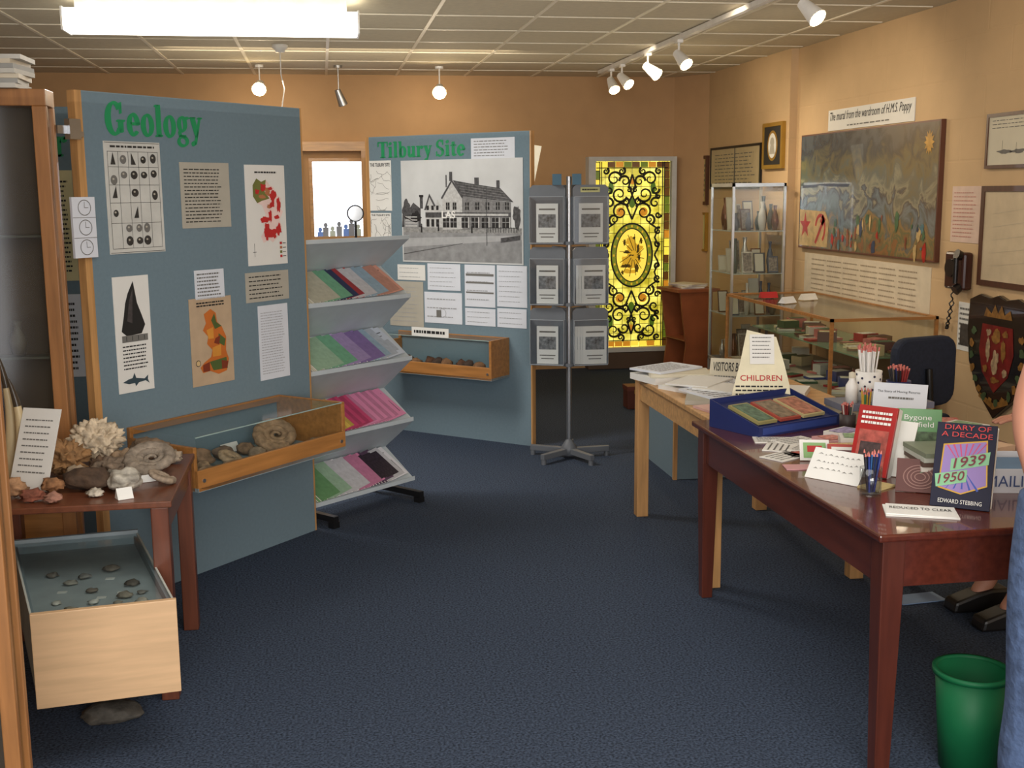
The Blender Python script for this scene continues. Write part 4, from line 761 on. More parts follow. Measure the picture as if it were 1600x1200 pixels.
# ---------------------------------------------------------------- tables at right
zt=.73
mt=TH('mahogany_table','long reddish-brown wooden table covered with books and cards','table',T(1.45,2.79,0))
W,D_=1.0,1.62
MB().box((0,0,zt-.022),(W,D_,zt)).obj('tabletop',RED,parent=mt,bevel=.006)
MB().box((.05,.035,zt-.16),(W-.05,.055,zt-.022)).box((.05,D_-.055,zt-.16),(W-.05,D_-.035,zt-.022)).box((.035,.05,zt-.16),(.055,D_-.05,zt-.022)).box((W-.055,.05,zt-.16),(W-.035,D_-.05,zt-.022)).obj('apron',RED,parent=mt)
for (x,y) in [(.055,.055),(W-.055,.055),(.055,D_-.055),(W-.055,D_-.055)]:
    a=.033;b=.022; m=MB(); m.add([(x-b,y-b,0),(x+b,y-b,0),(x+b,y+b,0),(x-b,y+b,0),(x-a,y-a,zt-.16),(x+a,y-a,zt-.16),(x+a,y+a,zt-.16),(x-a,y+a,zt-.16),(x-a,y-a,zt-.022),(x+a,y-a,zt-.022),(x+a,y+a,zt-.022),(x-a,y+a,zt-.022)],[(3,2,1,0),(0,1,5,4),(1,2,6,5),(2,3,7,6),(3,0,4,7),(4,5,9,8),(5,6,10,9),(6,7,11,10),(7,4,8,11),(8,9,10,11)]); m.obj('leg',REDZ,parent=mt,bevel=.003)
pt2=TH('pine_table','pale pine desk with visitors book and papers','table',T(1.53,4.43,0))
W2,D2=.72,1.18
MB().box((0,0,zt-.025),(W2,D2,zt)).obj('tabletop',PINE,parent=pt2,bevel=.004)
MB().box((.03,.02,zt-.12),(W2-.03,.04,zt-.025)).box((.03,D2-.04,zt-.12),(W2-.03,D2-.02,zt-.025)).box((.02,.03,zt-.12),(.04,D2-.03,zt-.025)).box((W2-.04,.03,zt-.12),(W2-.02,D2-.03,zt-.025)).obj('apron',PINE,parent=pt2)
for (x,y) in [(.04,.04),(W2-.04,.04),(.04,D2-.04),(W2-.04,D2-.04)]: MB().box((x-.03,y-.03,0),(x+.03,y+.03,zt-.025)).obj('leg',PINEZ,parent=pt2,bevel=.003)
z=zt+.0005
def pap(x,y,w,d,a,mat,label='loose white paper on the desk',h=.003,name='paper',group=None,zz=None,txtn=0):
    o=MB().box((-w/2,-d/2,0),(w/2,d/2,h)).obj(name,mat,label=label,cat='paper',group=group,mat=T(x,y,zz if zz else z)@RZ(a))
    if txtn:
        m=MB(); lines(m,-w*.42,w*.42,-d*.42,d*.42,txtn,y=0,seed=int(x*100),fill=.3); m.v=[(v[0],v[2],h+.0008) for v in m.v]; m.obj('printed_text',GREYINK,parent=o)
    return o
def flap(s,w,h,tilt,mat,th=.003):
    o=MB().box((-w/2,0,-h),(w/2,th,0)).obj('back_flap',mat,parent=s); o.location=(0,.0005,h-.001); o.rotation_euler=(math.radians(2*tilt),0,0)
g='papers on the pine desk'
for k,(x,y,w_,d_,a,mt_,h_,tn) in enumerate([(1.68,5.42,.34,.24,15,PAPER,.030,0),(1.70,5.38,.30,.21,-10,CREAM,.015,0),(1.66,5.46,.3,.21,30,CARD,.010,6),(1.74,5.14,.34,.24,28,PAPER,.020,0),(1.77,5.1,.30,.21,5,CARD,.012,8),(1.72,5.12,.30,.21,48,PAPER,.008,0),(1.68,4.85,.21,.3,-20,BEIGE,.018,0),(1.72,4.88,.21,.3,15,CARD,.010,6),(1.80,4.92,.21,.28,40,PAPER,.008,0),(2.02,4.95,.3,.2,-30,PAPER,.024,0),(2.04,5.40,.3,.2,10,CREAM,.03,0),(1.66,4.62,.21,.15,12,M('pamph_pink',(206,166,160)),.010,0),(1.80,4.72,.15,.2,-12,M('pamph_blue',(150,170,196)),.008,0)]):
    base={0:0,1:.0305,2:.046,3:0,4:.0205,5:.033,6:0,7:.0185,8:.029,9:0,10:0,11:0,12:0}[k]
    pap(x,y,w_,d_,a,mt_,'loose papers piled on the pine desk',h=h_,group=g,zz=z+base,txtn=tn)
def upright(x,y,w,h,a,tilt,th,mats,name,label,cat,zz=None):
    o=TH(name,label,cat); o.matrix_world=T(x,y,(zz if zz else z))@RZ(a)@RX(-tilt)
    MB().box((-w/2,-th,0),(w/2,0,h)).obj('cover',mats,parent=o,bevel=.001)
    return o
s=upright(1.90,5.20,.21,.13,-30,24,.003,CREAM,'visitors_book_sign','cream tent sign reading Visitors Book','sign'); txt('VISITORS BOOK',-.09,.065,.18,.045,-.005,INK,s,bold=.01); lines(MB(),-.08,.04,.02,.05,1,y=-.005).obj('printed_text',GREYINK,parent=s); flap(s,.21,.13,24,CREAM)
CS=M('cream_sign',(218,210,180),.6)
s=TH('childrens_sign','cream wedge-shaped sign about children','sign'); s.matrix_world=T(1.755,4.44,z)@RZ(-14)@RX(-18)
MB().prism([(-.13,0),(.13,0),(.12,.13),(.10,.22),(.07,.33),(-.05,.36),(-.08,.22),(-.11,.11)],'y',-.005,0).obj('sign_card',CS,parent=s)
txt('CHILDREN',-.08,.145,.17,.024,-.007,REDI,s,bold=.01); lines(MB(),-.1,.1,.08,.13,3,y=-.007,seed=3,fill=.4).obj('printed_text',INK,parent=s); txt('????',-.05,.045,.1,.022,-.007,REDI,s)
p=sheet(s.matrix_world,-.04,.215,.06,.34,'typed_slip','small white typed slip pinned to sign','paper',PAPER,off=.007); lines(MB(),.01,.09,.02,.12,6,y=-.004,fill=.25).obj('printed_text',GREYINK,parent=p)
o=MB().box((-.03,0,-.30),(.03,.004,0)).obj('prop_fin',CS,parent=s); o.location=(0,.001,.30); o.rotation_euler=(math.radians(36),0,0)
tr_=TH('blue_display_tray','blue slanted cardboard tray holding gift items','display tray',T(1.59,4.03,z)@RZ(24))
TW=.44; m=MB(); pr=[(0,0),(.0,.04),(.27,.11),(.27,0)]; m.prism(pr,'x',0,.006).prism(pr,'x',TW,TW+.006).box((.006,0,0),(TW,.006,.04)).box((.006,.264,0),(TW,.27,.11)).prism([(.006,.02),(.264,.085),(.264,.09),(.006,.025)],'x',.006,TW); m.obj('tray_body',NAVY,parent=tr_)
MB().box((.02,-.001,.008),(TW-.014,0,.034)).obj('front_label',M('navy_light',(44,64,130)),parent=tr_)
for k,(x,w_,c) in enumerate([(.075,.10,(150,140,90)),(.20,.11,(160,70,56)),(.33,.12,(180,166,120))]):
    MB().box((-w_/2,0,0),(w_/2,.17,.012)).box((-w_/2+.01,.01,.012),(w_/2-.01,.16,.014),1).obj('gift_packet',[M('gift_%d'%k,c),M('gift_face_%d'%k,(80+40*k,104,84),nz=.5,scale=50)],label='flat boxed souvenir in the blue tray',cat='packet',group='souvenirs in the blue tray',mat=tr_.matrix_world@T(x+.01,.04,.038)@RX(14.2))
def pot(x,y,r,h,mat,label,n,L_,cols,seed,tipc=None,name='pencil_pot',zz=None,dots=False):
    zb=zz or z
    o=TH(name,label,'pot',T(x,y,zb)); MB().lathe((0,0,0),[(0,0.003),(r*.95,0.003),(r*.95,0),(r,0),(r*1.05,h),(r*.98,h),(r*.9,.006),(0,.006)],24).obj('cup',mat,parent=o)
    if dots:
        m=MB()
        for k in range(40):
            a=k*2.399; zz_=.012+(h-.02)*k/40; rr_=r*(1+.05*zz_/h)+.0006; c_=Vector((rr_*math.cos(a),rr_*math.sin(a),zz_)); m.cyl(c_,c_*1.0+Vector((math.cos(a),math.sin(a),0))*.0008,.005,n=8)
        m.obj('spots',M('dot_navy',(40,44,70)),parent=o)
    q=random.Random(seed); 
    for k in range(n):
        a=2*pi*k/n+q.random()*.3; rr_=r*.55*q.uniform(.3,1); c=q.choice(cols); tx=rr_*math.cos(a);ty=rr_*math.sin(a)
        top=Vector((tx*1.7,ty*1.7,L_*q.uniform(.9,1.0))); bot=Vector((tx*.6,ty*.6,.009)); d=(top-bot)
        m=MB().cyl(bot,bot+d*.92,.0038,n=6,mi=0); m.cyl(bot+d*.92,top,.0038,.0038 if tipc else .001,n=6,mi=1)
        m.obj('pencil',[M('pencil_%d_%d_%d'%c,c,.4),M('pencil_tip',(206,120,110) if tipc else (190,150,110),.5)],label='pencil standing in a pot',cat='pencil',group='pencils in %s'%label,mat=T(x,y,zb))
    return o
bxx=TH('stock_box','flat cream cardboard stock box under the pencil pots','box',T(2.00,4.19,z)); MB().box((0,0,0),(.38,.17,.075)).obj('box_body',M('stock_card',(176,162,138)),parent=bxx,bevel=.002); MB().box((-.003,-.003,.055),(.383,.173,.08)).obj('lid',M('stock_lid',(110,114,130)),parent=bxx)
zb=z+.0805
pot(2.145,4.28,.050,.12,WHITE,'white spotted pot of white pencils',32,.23,[(230,228,224),(236,234,230)],1,True,zz=zb,dots=True)
pot(2.275,4.28,.046,.075,NAVY,'navy pot of striped pencils',26,.14,[(150,50,50),(50,60,120),(210,190,160),(40,40,44)],2,True,zz=zb)
pot(1.975,4.10,.03,.065,M('pot_dark',(60,50,48)),'small dark pot of pens',14,.115,[(60,80,70),(190,180,170),(120,40,40)],3)
pot(2.04,4.08,.028,.09,PLASTIC,'clear jar of coloured pens',10,.17,[(190,40,60),(60,120,80),(200,160,60),(50,70,140)],4)
pot(1.62,3.19,.032,.085,PLASTIC,'clear jar of blue and black pens',18,.14,[(40,60,130),(50,50,60),(60,110,170),(30,40,60)],5)
o=TH('glue_bottle','small white bottle with rounded cap','bottle',T(2.055,4.24,zb)); MB().lathe((0,0,0),[(0,0),(.024,0),(.024,.07),(.012,.09),(.012,.10)],18).obj('bottle_body',WHITE,parent=o); MB().lathe((0,0,.10),[(.013,0),(.013,.02),(0,.025)],16).obj('cap',CREAM,parent=o)
s=upright(2.04,3.84,.19,.23,-34,26,.003,CARD,'white_notice','white typed notice propped upright among books','sign'); txt('The Story of Moving Pictures',-.08,.19,.15,.011,-.005,INK,s); lines(MB(),-.04,.05,.165,.18,1,y=-.005).obj('printed_text',GREYINK,parent=s); flap(s,.05,.22,22,CARD)
cc=[(140,170,124),(180,84,76),(196,144,146),(112,132,160),(200,180,124),(220,218,212)]
for k,(x,y,w_,d_,a,c,h_) in enumerate([(1.63,3.98,.15,.10,-15,5,.003),(1.70,3.95,.15,.1,20,5,.004),(1.77,3.84,.16,.11,-8,0,.003),(1.90,3.96,.13,.10,30,5,.03),(1.84,3.90,.15,.1,10,2,.02),(1.88,3.79,.15,.10,-20,5,.045),(1.79,3.72,.15,.10,-5,1,.03),(1.70,3.80,.15,.1,-40,5,.004),(1.91,3.67,.14,.10,5,5,.055),(1.60,3.86,.14,.1,60,5,.003),(2.02,3.68,.14,.10,20,4,.05),(2.17,3.98,.2,.14,10,3,.05),(2.33,4.08,.18,.12,-20,1,.03),(2.34,3.92,.18,.14,30,5,.04),(1.64,3.74,.12,.08,10,1,.003),(1.97,3.57,.13,.09,-15,0,.05),(1.83,3.60,.12,.08,15,5,.025),(1.56,3.72,.14,.10,30,5,.003),(1.55,3.56,.10,.07,-10,2,.003),(1.68,3.27,.10,.07,30,4,.006)]):
    pap(x,y,w_,d_,a,M('cardc_%d'%c,cc[c]),'small stack of printed cards on the table',h=h_,group='card stacks on the table',name='card_stack',txtn=4 if c==5 else 0)
    if h_>.015: 
        m=MB().box((-w_*.4,-d_*.36,0),(w_*.4,d_*.36,.001)); m.obj('greeting_card',M('cface_%d'%(k%4),[(190,120,110),(130,160,120),(200,170,120),(150,140,180)][k%4],nz=.5,scale=60),label='printed greeting card on top of a card stack',cat='card',group='cards on the stacks',mat=T(x,y,z+h_+.0015)@RZ(a))
def card3(x,y,w,h,a,til,col,label,inner=None,name='small_book',th=.006,cat='book',zz=None):
    s=upright(x,y,w,h,a,til,th,col,name,label,cat,zz=zz)
    if inner: MB().quadxz(-w*.38,h*.12,w*.38,h*.85,-th-.0015).quadxz(-w*.25,h*.4,w*.25,h*.7,-th-.002,1).obj('printed_cover',inner,parent=s)
    return s
card3(1.64,3.64,.10,.075,-15,30,PAPER,'small white and green card standing on the table',[M('cc_green',(130,170,110)),REDI],name='greeting_card',cat='card')
card3(1.71,3.56,.11,.075,-20,35,M('cc_red',(166,60,50)),'small red and white card standing on the table',[PAPER,M('cc_dark',(90,50,50))],name='greeting_card',cat='card')
s=upright(1.57,3.36,.19,.11,-55,36,.002,PAPER,'folded_price_card','folded white handwritten price card','sign'); 
m=MB(); q=random.Random(2)
for r_ in range(3):
    x_=-.075
    while x_<.07:
        w_=q.uniform(.008,.02); zz=.085-r_*.025+q.uniform(-.002,.002); m.polyxz([(x_,zz),(x_+w_*.5,zz+.006),(x_+w_,zz+.001),(x_+w_*.5,zz+.003)],-.004); x_+=w_+.004
m.obj('handwriting',GREYINK,parent=s); flap(s,.19,.11,36,PAPER,.002)
s=card3(1.72,3.41,.13,.23,-50,20,M('book_red',(156,26,24),.35),'red paperback standing upright with photo cover',None,name='red_book',th=.012)
lines(MB(),-.05,.05,.165,.215,3,y=-.0145,seed=3,fill=.5,ragged=0).obj('printed_text',PAPER,parent=s)
MB().quadxz(-.05,.02,.05,.15,-.0135).quadxz(-.04,.03,.03,.11,-.0138,1).obj('cover_photo',[M('bk_photo',(150,70,60),nz=.5,scale=40),M('bk_photo_dark',(60,44,44),nz=.7,scale=60)],parent=s)
MB().box((-.065,0,0),(.065,.028,.23)).obj('pages',PAPER,parent=s)
card3(1.79,3.39,.10,.19,-50,28,PAPER,'plain white booklet leaning beside the red book',None,name='white_booklet',th=.004)
s=card3(1.91,3.44,.14,.185,-25,14,M('book_green',(60,124,52),.35),'green and white paperback standing upright',None,name='green_book',th=.012,zz=z+.02)
MB().box((-.08,-.05,0),(.08,.09,.018)).obj('book',M('under_green',(170,180,160)),label='flat pale book under the green book',cat='book',mat=T(1.91,3.44,z)@RZ(-25))
txt('Bygone\nLarkfield',-.055,.125,.10,.04,-.014,PAPER,s,bold=.0,align='C'); MB().quadxz(-.06,.01,.06,.11,-.0135).obj('cover_photo',M('bk_photo2',(70,92,62),nz=.7,scale=60),parent=s)
for k in range(8): MB().box((-.065,-.09,0),(.065,.09,.014)).obj('booklet',M('pile_%d'%(k%4),[(216,212,204),(90,70,60),(184,190,180),(120,130,110)][k%4]),label='booklet in a small pile on the table',cat='booklet',group='pile of booklets',mat=T(1.875,3.28,z+k*.0147)@RZ(-20+k*2))
s=card3(1.775,3.18,.14,.11,-30,35,M('brown_cover',(90,50,46)),'brown booklet with circular pattern on cover',None,name='booklet',th=.004,cat='booklet')
m=MB(); [m.ring(0,.05,.05-k*.011,.04-k*.009,.003,.003,y=-.0055) for k in range(4)]; m.obj('printed_cover',M('cover_ring',(140,104,96)),parent=s)
# dark book 1939-1950
s=card3(1.80,2.995,.165,.25,-38,20,M('book_navy',(18,20,46),.5,spec=.3),'navy hardback with green dates on purple cover',None,name='diary_book',th=.006)
m=MB(); y=-.0075
m.polyxz([(-.06,.185),(.06,.205),(.07,.07),(.0,.04),(-.065,.055)],y,0); m.polyxz([(-.056,.181),(.056,.20),(.066,.073),(.0,.044),(-.061,.059)],y-.0005,1)
for k in range(7): m.polyxz([(.0,.115),(.018*k-.052,.183+.002*k),(.018*k-.047,.184+.002*k)],y-.0007,3)
for k in range(5): m.polyxz([(.0,.115),(.022*k-.045,.056-.002*abs(k-2)),(.022*k-.040,.056)],y-.0007,4)
m.polyxz([(-.035,.142),(.070,.172),(.068,.134),(-.035,.106)],y-.001,2); m.polyxz([(-.076,.094),(.012,.114),(.012,.078),(-.07,.056)],y-.0015,2)
m.obj('cover_art',[GOLD,M('cover_purple',(56,32,90),.5),M('ribbon_green',(128,184,140),.4),M('cover_magenta',(180,50,110),.4),M('cover_blue',(40,70,160),.4)],parent=s)
for b_,x_,z_,w_,h_ in (('1939',-.027,.114,.086,.030),('1950',-.066,.064,.072,.028)):
    o=txt(b_,x_,z_,w_,h_,y-.003,M('date_maroon',(110,24,46)),s,bold=.01,shear=.1)
    for v in o.data.vertices: v.co.z+=(v.co.x-x_)*.26
txt('DIARY OF\nA DECADE',-.068,.208,.14,.036,y-.003,M('title_pink',(200,56,56)),s,bold=.0,align='C'); txt('EDWARD STEBBING',-.06,.012,.12,.012,y-.003,PAPER,s,bold=.0)
MB().box((-.0805,.0,.004),(.0805,.035,.246)).obj('pages',PAPER,parent=s); MB().box((-.0825,.035,0),(.0825,.041,.25)).obj('back_cover',PAPER,parent=s)
pap(1.67,2.98,.20,.12,-22,PAPER,'white printed leaflet at the table edge'); o=pap(1.67,2.98,.19,.11,-26,PAPER,'white handwritten slip at the table edge',zz=z+.0032)
c_=txt('REDUCED TO CLEAR',-.085,.0,.17,.024,0,INK,o,bold=.0)
for v in c_.data.vertices: v.co=(v.co.x,v.co.z,.0045)
s=TH('leaflet_box','open box of leaflets marked mailing','box',T(2.06,3.12,z)@RZ(-12)); MB().box((-.11,0,0),(.11,.004,.075)).box((-.11,.18,0),(.11,.184,.09)).box((-.11,0,0),(-.106,.18,.075)).box((.106,0,0),(.11,.18,.075)).box((-.106,.004,0),(.106,.18,.004)).obj('box_body',CARD,parent=s); txt('MAILING',-.09,.02,.18,.035,-.002,M('ink_blue',(60,80,130)),s,bold=.0)
for k in range(5): MB().box((-.095,-.065,0),(.095,.065,.004)).obj('leaflet',[M('lf_%d'%k,[(200,150,130),(120,150,180),(220,216,206),(190,120,80),(90,120,150)][k])],label='coloured leaflet stacked in the box',cat='leaflet',group='leaflets in the box',mat=T(2.06,3.12,z)@RZ(-12)@T(0,.09,.012+k*.013)@RX(8))
pap(2.22,3.70,.3,.21,20,M('pap_peach',(204,172,144)),'peach paper lying on the table',h=.02); pap(2.26,3.45,.3,.21,-15,PAPER,'white papers near the seated visitor',h=.01,txtn=8); pap(2.12,3.58,.28,.2,40,CREAM,'cream papers on the table',h=.012,zz=z+.021); pap(2.27,3.25,.21,.3,10,CARD,'sheet of white paper near table edge',txtn=9)
MB().cyl((-.07,0,.004),(.07,0,.004),.004,n=8).obj('blue_pen',M('pen_blue',(40,60,150)),label='blue pen lying on papers',cat='pen',mat=T(2.12,3.58,z+.034)@RZ(60))
# ---------------------------------------------------------------- office chair
def office_chair(loc,rz,label):
    c=TH('office_chair',label,'chair',T(*loc)@RZ(rz)); FN=M('fabric_navy',(30,36,52),.9,nz=.2,scale=60)
    def rbox(n,a,b,bev): o=MB().box(a,b).obj(n,FN,parent=c,bevel=bev); o.modifiers[0].segments=5; return o
    rbox('seat',(-.23,-.22,.42),(.23,.22,.49),.03)
    bk=[]
    for (sx,sz,a0) in [(1,1,0),(-1,1,90),(-1,-1,180),(1,-1,270)]:
        for k in range(5):
            t=math.radians(a0+k*22.5); bk.append((sx*.12+.08*math.cos(t),.73+sz*.10+.08*math.sin(t)))
    o=MB().prism(bk,'y',.20,.255).obj('backrest',FN,parent=c,bevel=.015)
    MB().tube([(0,.1,.41),(0,.27,.43),(0,.285,.6),(0,.27,.75)],.018,8).cyl((0,0,.1),(0,0,.42),.025,n=12).obj('column',BLACK,parent=c)
    for k in range(5):
        a=2*pi*k/5; MB().tube([(0,0,.11),(.15*math.cos(a),.15*math.sin(a),.10),(.26*math.cos(a),.26*math.sin(a),.07)],.018,8).obj('base_arm',BLACK,parent=c); MB().cyl((.26*math.cos(a)-.02,.26*math.sin(a),.025),(.26*math.cos(a)+.02,.26*math.sin(a),.025),.025,n=14).obj('caster',BLACK,parent=c)
    return c
office_chair((2.93,5.60,0),-165,'dark blue upholstered office chair behind the table')
# ---------------------------------------------------------------- green bin
bn=TH('waste_bin','green plastic waste bin under the table','bin',T(1.785,2.855,0)); GB=M('bin_green',(16,96,58),.55,nz=.06,spec=.3)
MB().lathe((0,0,0),[(0,.0),(.078,0),(.101,.295),(.097,.295),(.075,.006),(0,.006)],36).obj('bin_body',GB,parent=bn)
MB().lathe((0,0,0),[(.101,.285),(.109,.285),(.109,.30),(.095,.30),(.095,.292)],36).obj('rim',GB,parent=bn)
pap(2.34,4.16,.20,.10,5,M('floor_paper',(130,156,190)),'pale blue paper dropped on the carpet',zz=.002,h=.004)
# ---------------------------------------------------------------- people
def skin(name,ch,mat,parent,sub=2):
    vs=[];es=[];rs=[]
    for chain,root in ch:
        prev=root
        for p in chain:
            vs.append(p[:3]); rs.append(p[3]); k=len(vs)-1
            if prev is not None: es.append((prev,k))
            prev=k
    me=bpy.data.meshes.new(name); me.from_pydata(vs,es,[]); me.materials.append(mat); o=bpy.data.objects.new(name,me); COL.objects.link(o); o.parent=parent
    o.modifiers.new('s','SKIN'); 
    for i,d in enumerate(me.skin_vertices[0].data): d.radius=(rs[i],rs[i]); d.use_root=(i==0)
    sb=o.modifiers.new('u','SUBSURF'); sb.levels=sub; sb.render_levels=sub
    o.modifiers['s'].use_smooth_shade=True; return o
SKIN=M('skin_tone',(190,134,110),.6,nz=.06); HAIR=M('hair_grey_brown',(96,78,62),.8,nz=.3,scale=60)
def face(par,hx,hy,hz,ang):
    M4=T(hx,hy,hz)@RZ(ang)
    def loc(o): o.matrix_local=M4
    for sx in (-1,1):
        loc(MB().lathe((sx*.03,-.088,.0),[(0,-.008),(.010,-.004),(.012,0),(.010,.004),(0,.008)],10).obj('eye',M('eye_dark',(40,34,30),.2),parent=par)); loc(MB().lathe((sx*.085,0,-.015),[(0,-.03),(.012,-.02),(.014,0),(.012,.02),(0,.03)],10).obj('ear',SKIN,parent=par))
    loc(MB().prism([(-.012,-.04),(.012,-.04),(.004,.0),(-.004,.0)],'y',-.115,-.08).obj('nose',SKIN,parent=par)); loc(MB().box((-.025,-.095,-.064),(.025,-.085,-.058)).obj('mouth',M('lips',(160,90,84),.5),parent=par))
    m=MB().lathe((0,.015,.02),[(.102,-.03),(.106,.02),(.09,.07),(.05,.105),(0,.115)],20); loc(m.obj('hair',HAIR,parent=par))
P=TH('person','standing person in blue jeans with bare forearm beside table','person',T(1.90,2.54,0))
body=[([(0,0,.95,.12),(0,0,1.10,.12),(0,.0,1.28,.14),(0,0,1.42,.10),(0,0,1.50,.055),(0,-.01,1.58,.075),(0,-.015,1.68,.088),(0,0,1.74,.06)],None)]
body.append(([(-.08,0,1.40,.06),(-.125,.01,1.35,.050),(-.182,.04,1.12,.038),(-.180,.04,1.05,.037),(-.172,-.03,.90,.028),(-.165,-.05,.86,.026)],3)) # 8..13
for k,(a,b,l) in enumerate([(-.022,0,.075),(-.008,0,.085),(.008,0,.08),(.022,0,.065)]):
    body.append(([(-.165,-.06+a,.82,.009),(-.160,-.065+a*1.1,.82-l*.5,.008),(-.150,-.06+a*1.1,.82-l,.007)],13))
body.append(([(-.15,-.09,.85,.010),(-.14,-.10,.81,.009)],13))
n0=sum(len(c[0]) for c in body)
body.append(([(.10,0,1.40,.06),(.17,0,1.36,.052),(.20,.01,1.12,.042),(.20,-.04,.90,.030),(.20,-.05,.83,.028)],3)); rb=n0+4
for k,(a,l) in enumerate([(-.022,.075),(-.008,.085),(.008,.08),(.022,.065)]): body.append(([(.20,-.05+a,.79,.009),(.195,-.05+a,.79-l*.5,.008),(.19,-.05+a,.79-l,.007)],rb))
body.append(([(.185,-.08,.82,.010),(.175,-.095,.78,.009)],rb))
body.append(([(-.10,0,.88,.09),(-.11,0,.50,.062),(-.11,.01,.10,.042),(-.11,-.08,.04,.03)],0)); body.append(([(.10,0,.88,.09),(.11,0,.50,.062),(.11,.01,.10,.042),(.11,-.08,.04,.03)],0))
skin('body',body,SKIN,P)
JE=M('denim',(78,98,134),.9,nz=.3,scale=30,bump=.8)
skin('jeans',[([(0,0,.95,.135)],None),([(-.10,0,.84,.112),(-.115,.015,.66,.100),(-.13,-.01,.50,.092),(-.12,.0,.34,.086),(-.13,.01,.16,.086),(-.12,.01,.09,.078)],0),([(.09,0,.86,.108),(.105,0,.52,.082),(.11,.01,.12,.070)],0)],JE,P)
skin('shirt',[([(0,0,.98,.13),(0,0,1.12,.13),(0,0,1.28,.14),(0,0,1.41,.10)],None),([(-.08,0,1.38,.07),(-.125,.01,1.345,.058),(-.150,.02,1.24,.050)],3),([(.10,0,1.38,.07),(.17,0,1.35,.062),(.195,.01,1.2,.055)],3)],M('shirt_pale',(190,176,164),.85),P)
for sx in (-1,1): MB().box((sx*.11-.045,-.18,0),(sx*.11+.045,.08,.07)).obj('shoe',BLACK,parent=P,bevel=.02)
face(P,0,-.01,1.66,0)
S=TH('person','seated person in dark brown jacket and dark trousers at table','person',T(3.07,3.92,0))
body=[([(0,0,.55,.12),(0,.0,.75,.12),(-.02,0,.95,.13),(-.03,0,1.06,.09),(-.04,0,1.13,.052),(-.06,0,1.21,.07),(-.06,0,1.30,.085),(-.05,0,1.36,.06)],None)]
body.append(([(-.03,.12,1.02,.055),(-.05,.19,.98,.05),(-.20,.20,.80,.04),(-.36,.12,.785,.028),(-.42,.10,.775,.026)],3))
for a,l in [(-.022,.07),(-.008,.08),(.008,.078),(.022,.06)]: body.append(([(-.455,.10+a,.768,.009),(-.455-l*.5,.10+a*1.1,.765,.008),(-.455-l,.10+a*1.1,.752,.007)],12))
body.append(([(-.43,.065,.77,.010),(-.46,.05,.765,.009)],12))
n0=sum(len(c[0]) for c in body); rb=n0+4
body.append(([(-.03,-.12,1.02,.055),(-.05,-.19,.98,.05),(-.16,-.20,.80,.04),(-.32,-.14,.785,.028),(-.38,-.12,.775,.026)],3))
for a,l in [(-.022,.07),(-.008,.08),(.008,.078),(.022,.06)]: body.append(([(-.415,-.12+a,.768,.009),(-.415-l*.5,-.12+a,.765,.008),(-.415-l,-.12+a,.752,.007)],rb))
body.append(([(-.39,-.085,.77,.010),(-.42,-.07,.765,.009)],rb))
for sy in (-1,1): body.append(([(-.05,sy*.09,.54,.09),(-.45,sy*.10,.52,.065),(-.51,sy*.10,.12,.040),(-.57,sy*.10,.05,.03)],0))
skin('body',body,SKIN,S)
JK=M('jacket_brown',(74,54,46),.85,nz=.15); TR=M('trousers_dark',(34,32,38),.9)
skin('jacket',[([(0,0,.60,.135),(0,.0,.78,.135),(-.02,0,.95,.145),(-.03,0,1.05,.10)],None)]+[([(-.03,sy*.12,1.01,.068),(-.05,sy*.19,.97,.062),(-.20+(.04 if sy<0 else 0),sy*.20,.80,.054),(-.37+(.04 if sy<0 else 0),sy*.125,.79,.044)],3) for sy in (-1,1)],JK,S)
skin('trousers',[([(0,0,.56,.13)],None)]+[([(-.08,sy*.09,.55,.10),(-.45,sy*.10,.53,.078),(-.51,sy*.10,.14,.058)],0) for sy in (-1,1)],TR,S)
for sy in (-1,1): MB().prism([(-.68,0),(-.44,0),(-.44,.09),(-.52,.09),(-.58,.075),(-.67,.045)],'y',sy*.10-.045,sy*.10+.045).obj('shoe',M('shoe_black',(22,20,20),.4),parent=S,bevel=.012)
face(S,-.06,0,1.28,-90)
office_chair((3.11,3.92,0),90,'dark blue office chair under the seated person')
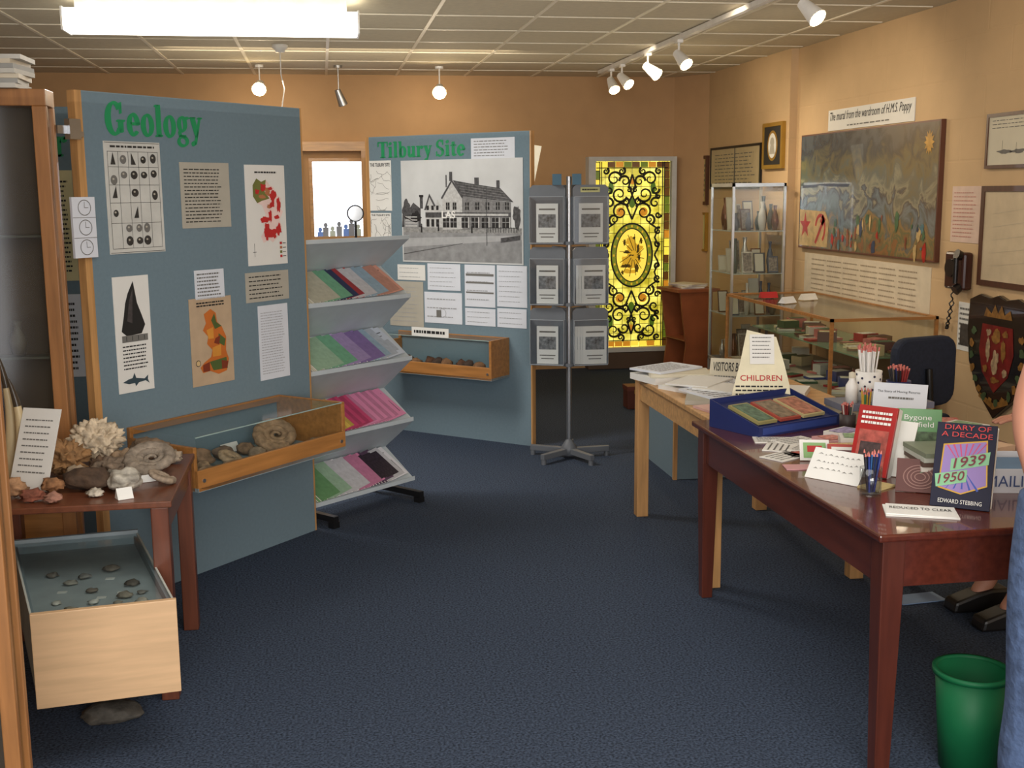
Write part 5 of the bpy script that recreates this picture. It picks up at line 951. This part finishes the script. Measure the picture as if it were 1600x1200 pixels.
# ---------------------------------------------------------------- lights
def area(loc,target,sx,sy,power,col):
    l=bpy.data.lights.new('l','AREA'); l.shape='RECTANGLE'; l.size=sx; l.size_y=sy; l.energy=power; l.color=col
    o=bpy.data.objects.new('lamp_and_fill_light',l); COL.objects.link(o); o.location=loc; o.rotation_euler=(Vector(target)-Vector(loc)).to_track_quat('-Z','Y').to_euler(); return o
def spot(loc,target,power,col,ang=70,blend=.8,r=.08):
    l=bpy.data.lights.new('s','SPOT'); l.energy=power; l.color=col; l.spot_size=math.radians(ang); l.spot_blend=blend; l.shadow_soft_size=r
    o=bpy.data.objects.new('spot_lamp',l); COL.objects.link(o); o.location=loc; o.rotation_euler=(Vector(target)-Vector(loc)).to_track_quat('-Z','Y').to_euler(); return o
area((-.53,6.57,2.48),(-.53,6.57,0),1.5,.2,50,(1,.95,.88))
area((.3,-1.2,1.9),(.8,5,.9),3.0,1.6,165,(1,.96,.91))  # broad fill added behind the camera, no fixture modelled
area((.5,2.6,2.62),(.5,2.6,0),2.4,1.6,34,(1,.96,.91))  # unseen overhead panel added to brighten the near half of the room
area((.6,7.0,2.0),(.6,7.0,3),4.5,5.5,15,(1,.91,.78))  # invisible upward-facing emitter added to lighten the ceiling, not a fitting
WARM=(1,.84,.62)
for (y,d) in SP:
    d=Vector(d).normalized(); p=Vector((2.4,y,CH-.136))+d*.13; spot(p,p+d,22,WARM,95)
for tgt,pw in [((3.5,9.0,1.6),28),((3.5,7.2,1.7),30),((3.5,5.5,1.6),18)]: spot((2.2,tgt[1]-.8,2.6),tgt,pw,WARM,100)
for x in (-.46,1.0):
    spot((x,9.62,2.42),(x,7.5,1.0),26,WARM,110); spot((x,9.9,2.4),(x,10.54,2.0),8,WARM,150)
area((0.2,8.6,2.6),(0.2,10.5,1.4),2.5,.5,15,WARM)  # added fill without a fitting, lifts the back wall
wd=bpy.data.worlds.new('world'); wd.use_nodes=True; wd.node_tree.nodes['Background'].inputs[0].default_value=(.95,.96,1,1); wd.node_tree.nodes['Background'].inputs[1].default_value=1.6; scene.world=wd
try: scene.view_settings.view_transform='Standard'
except Exception: pass
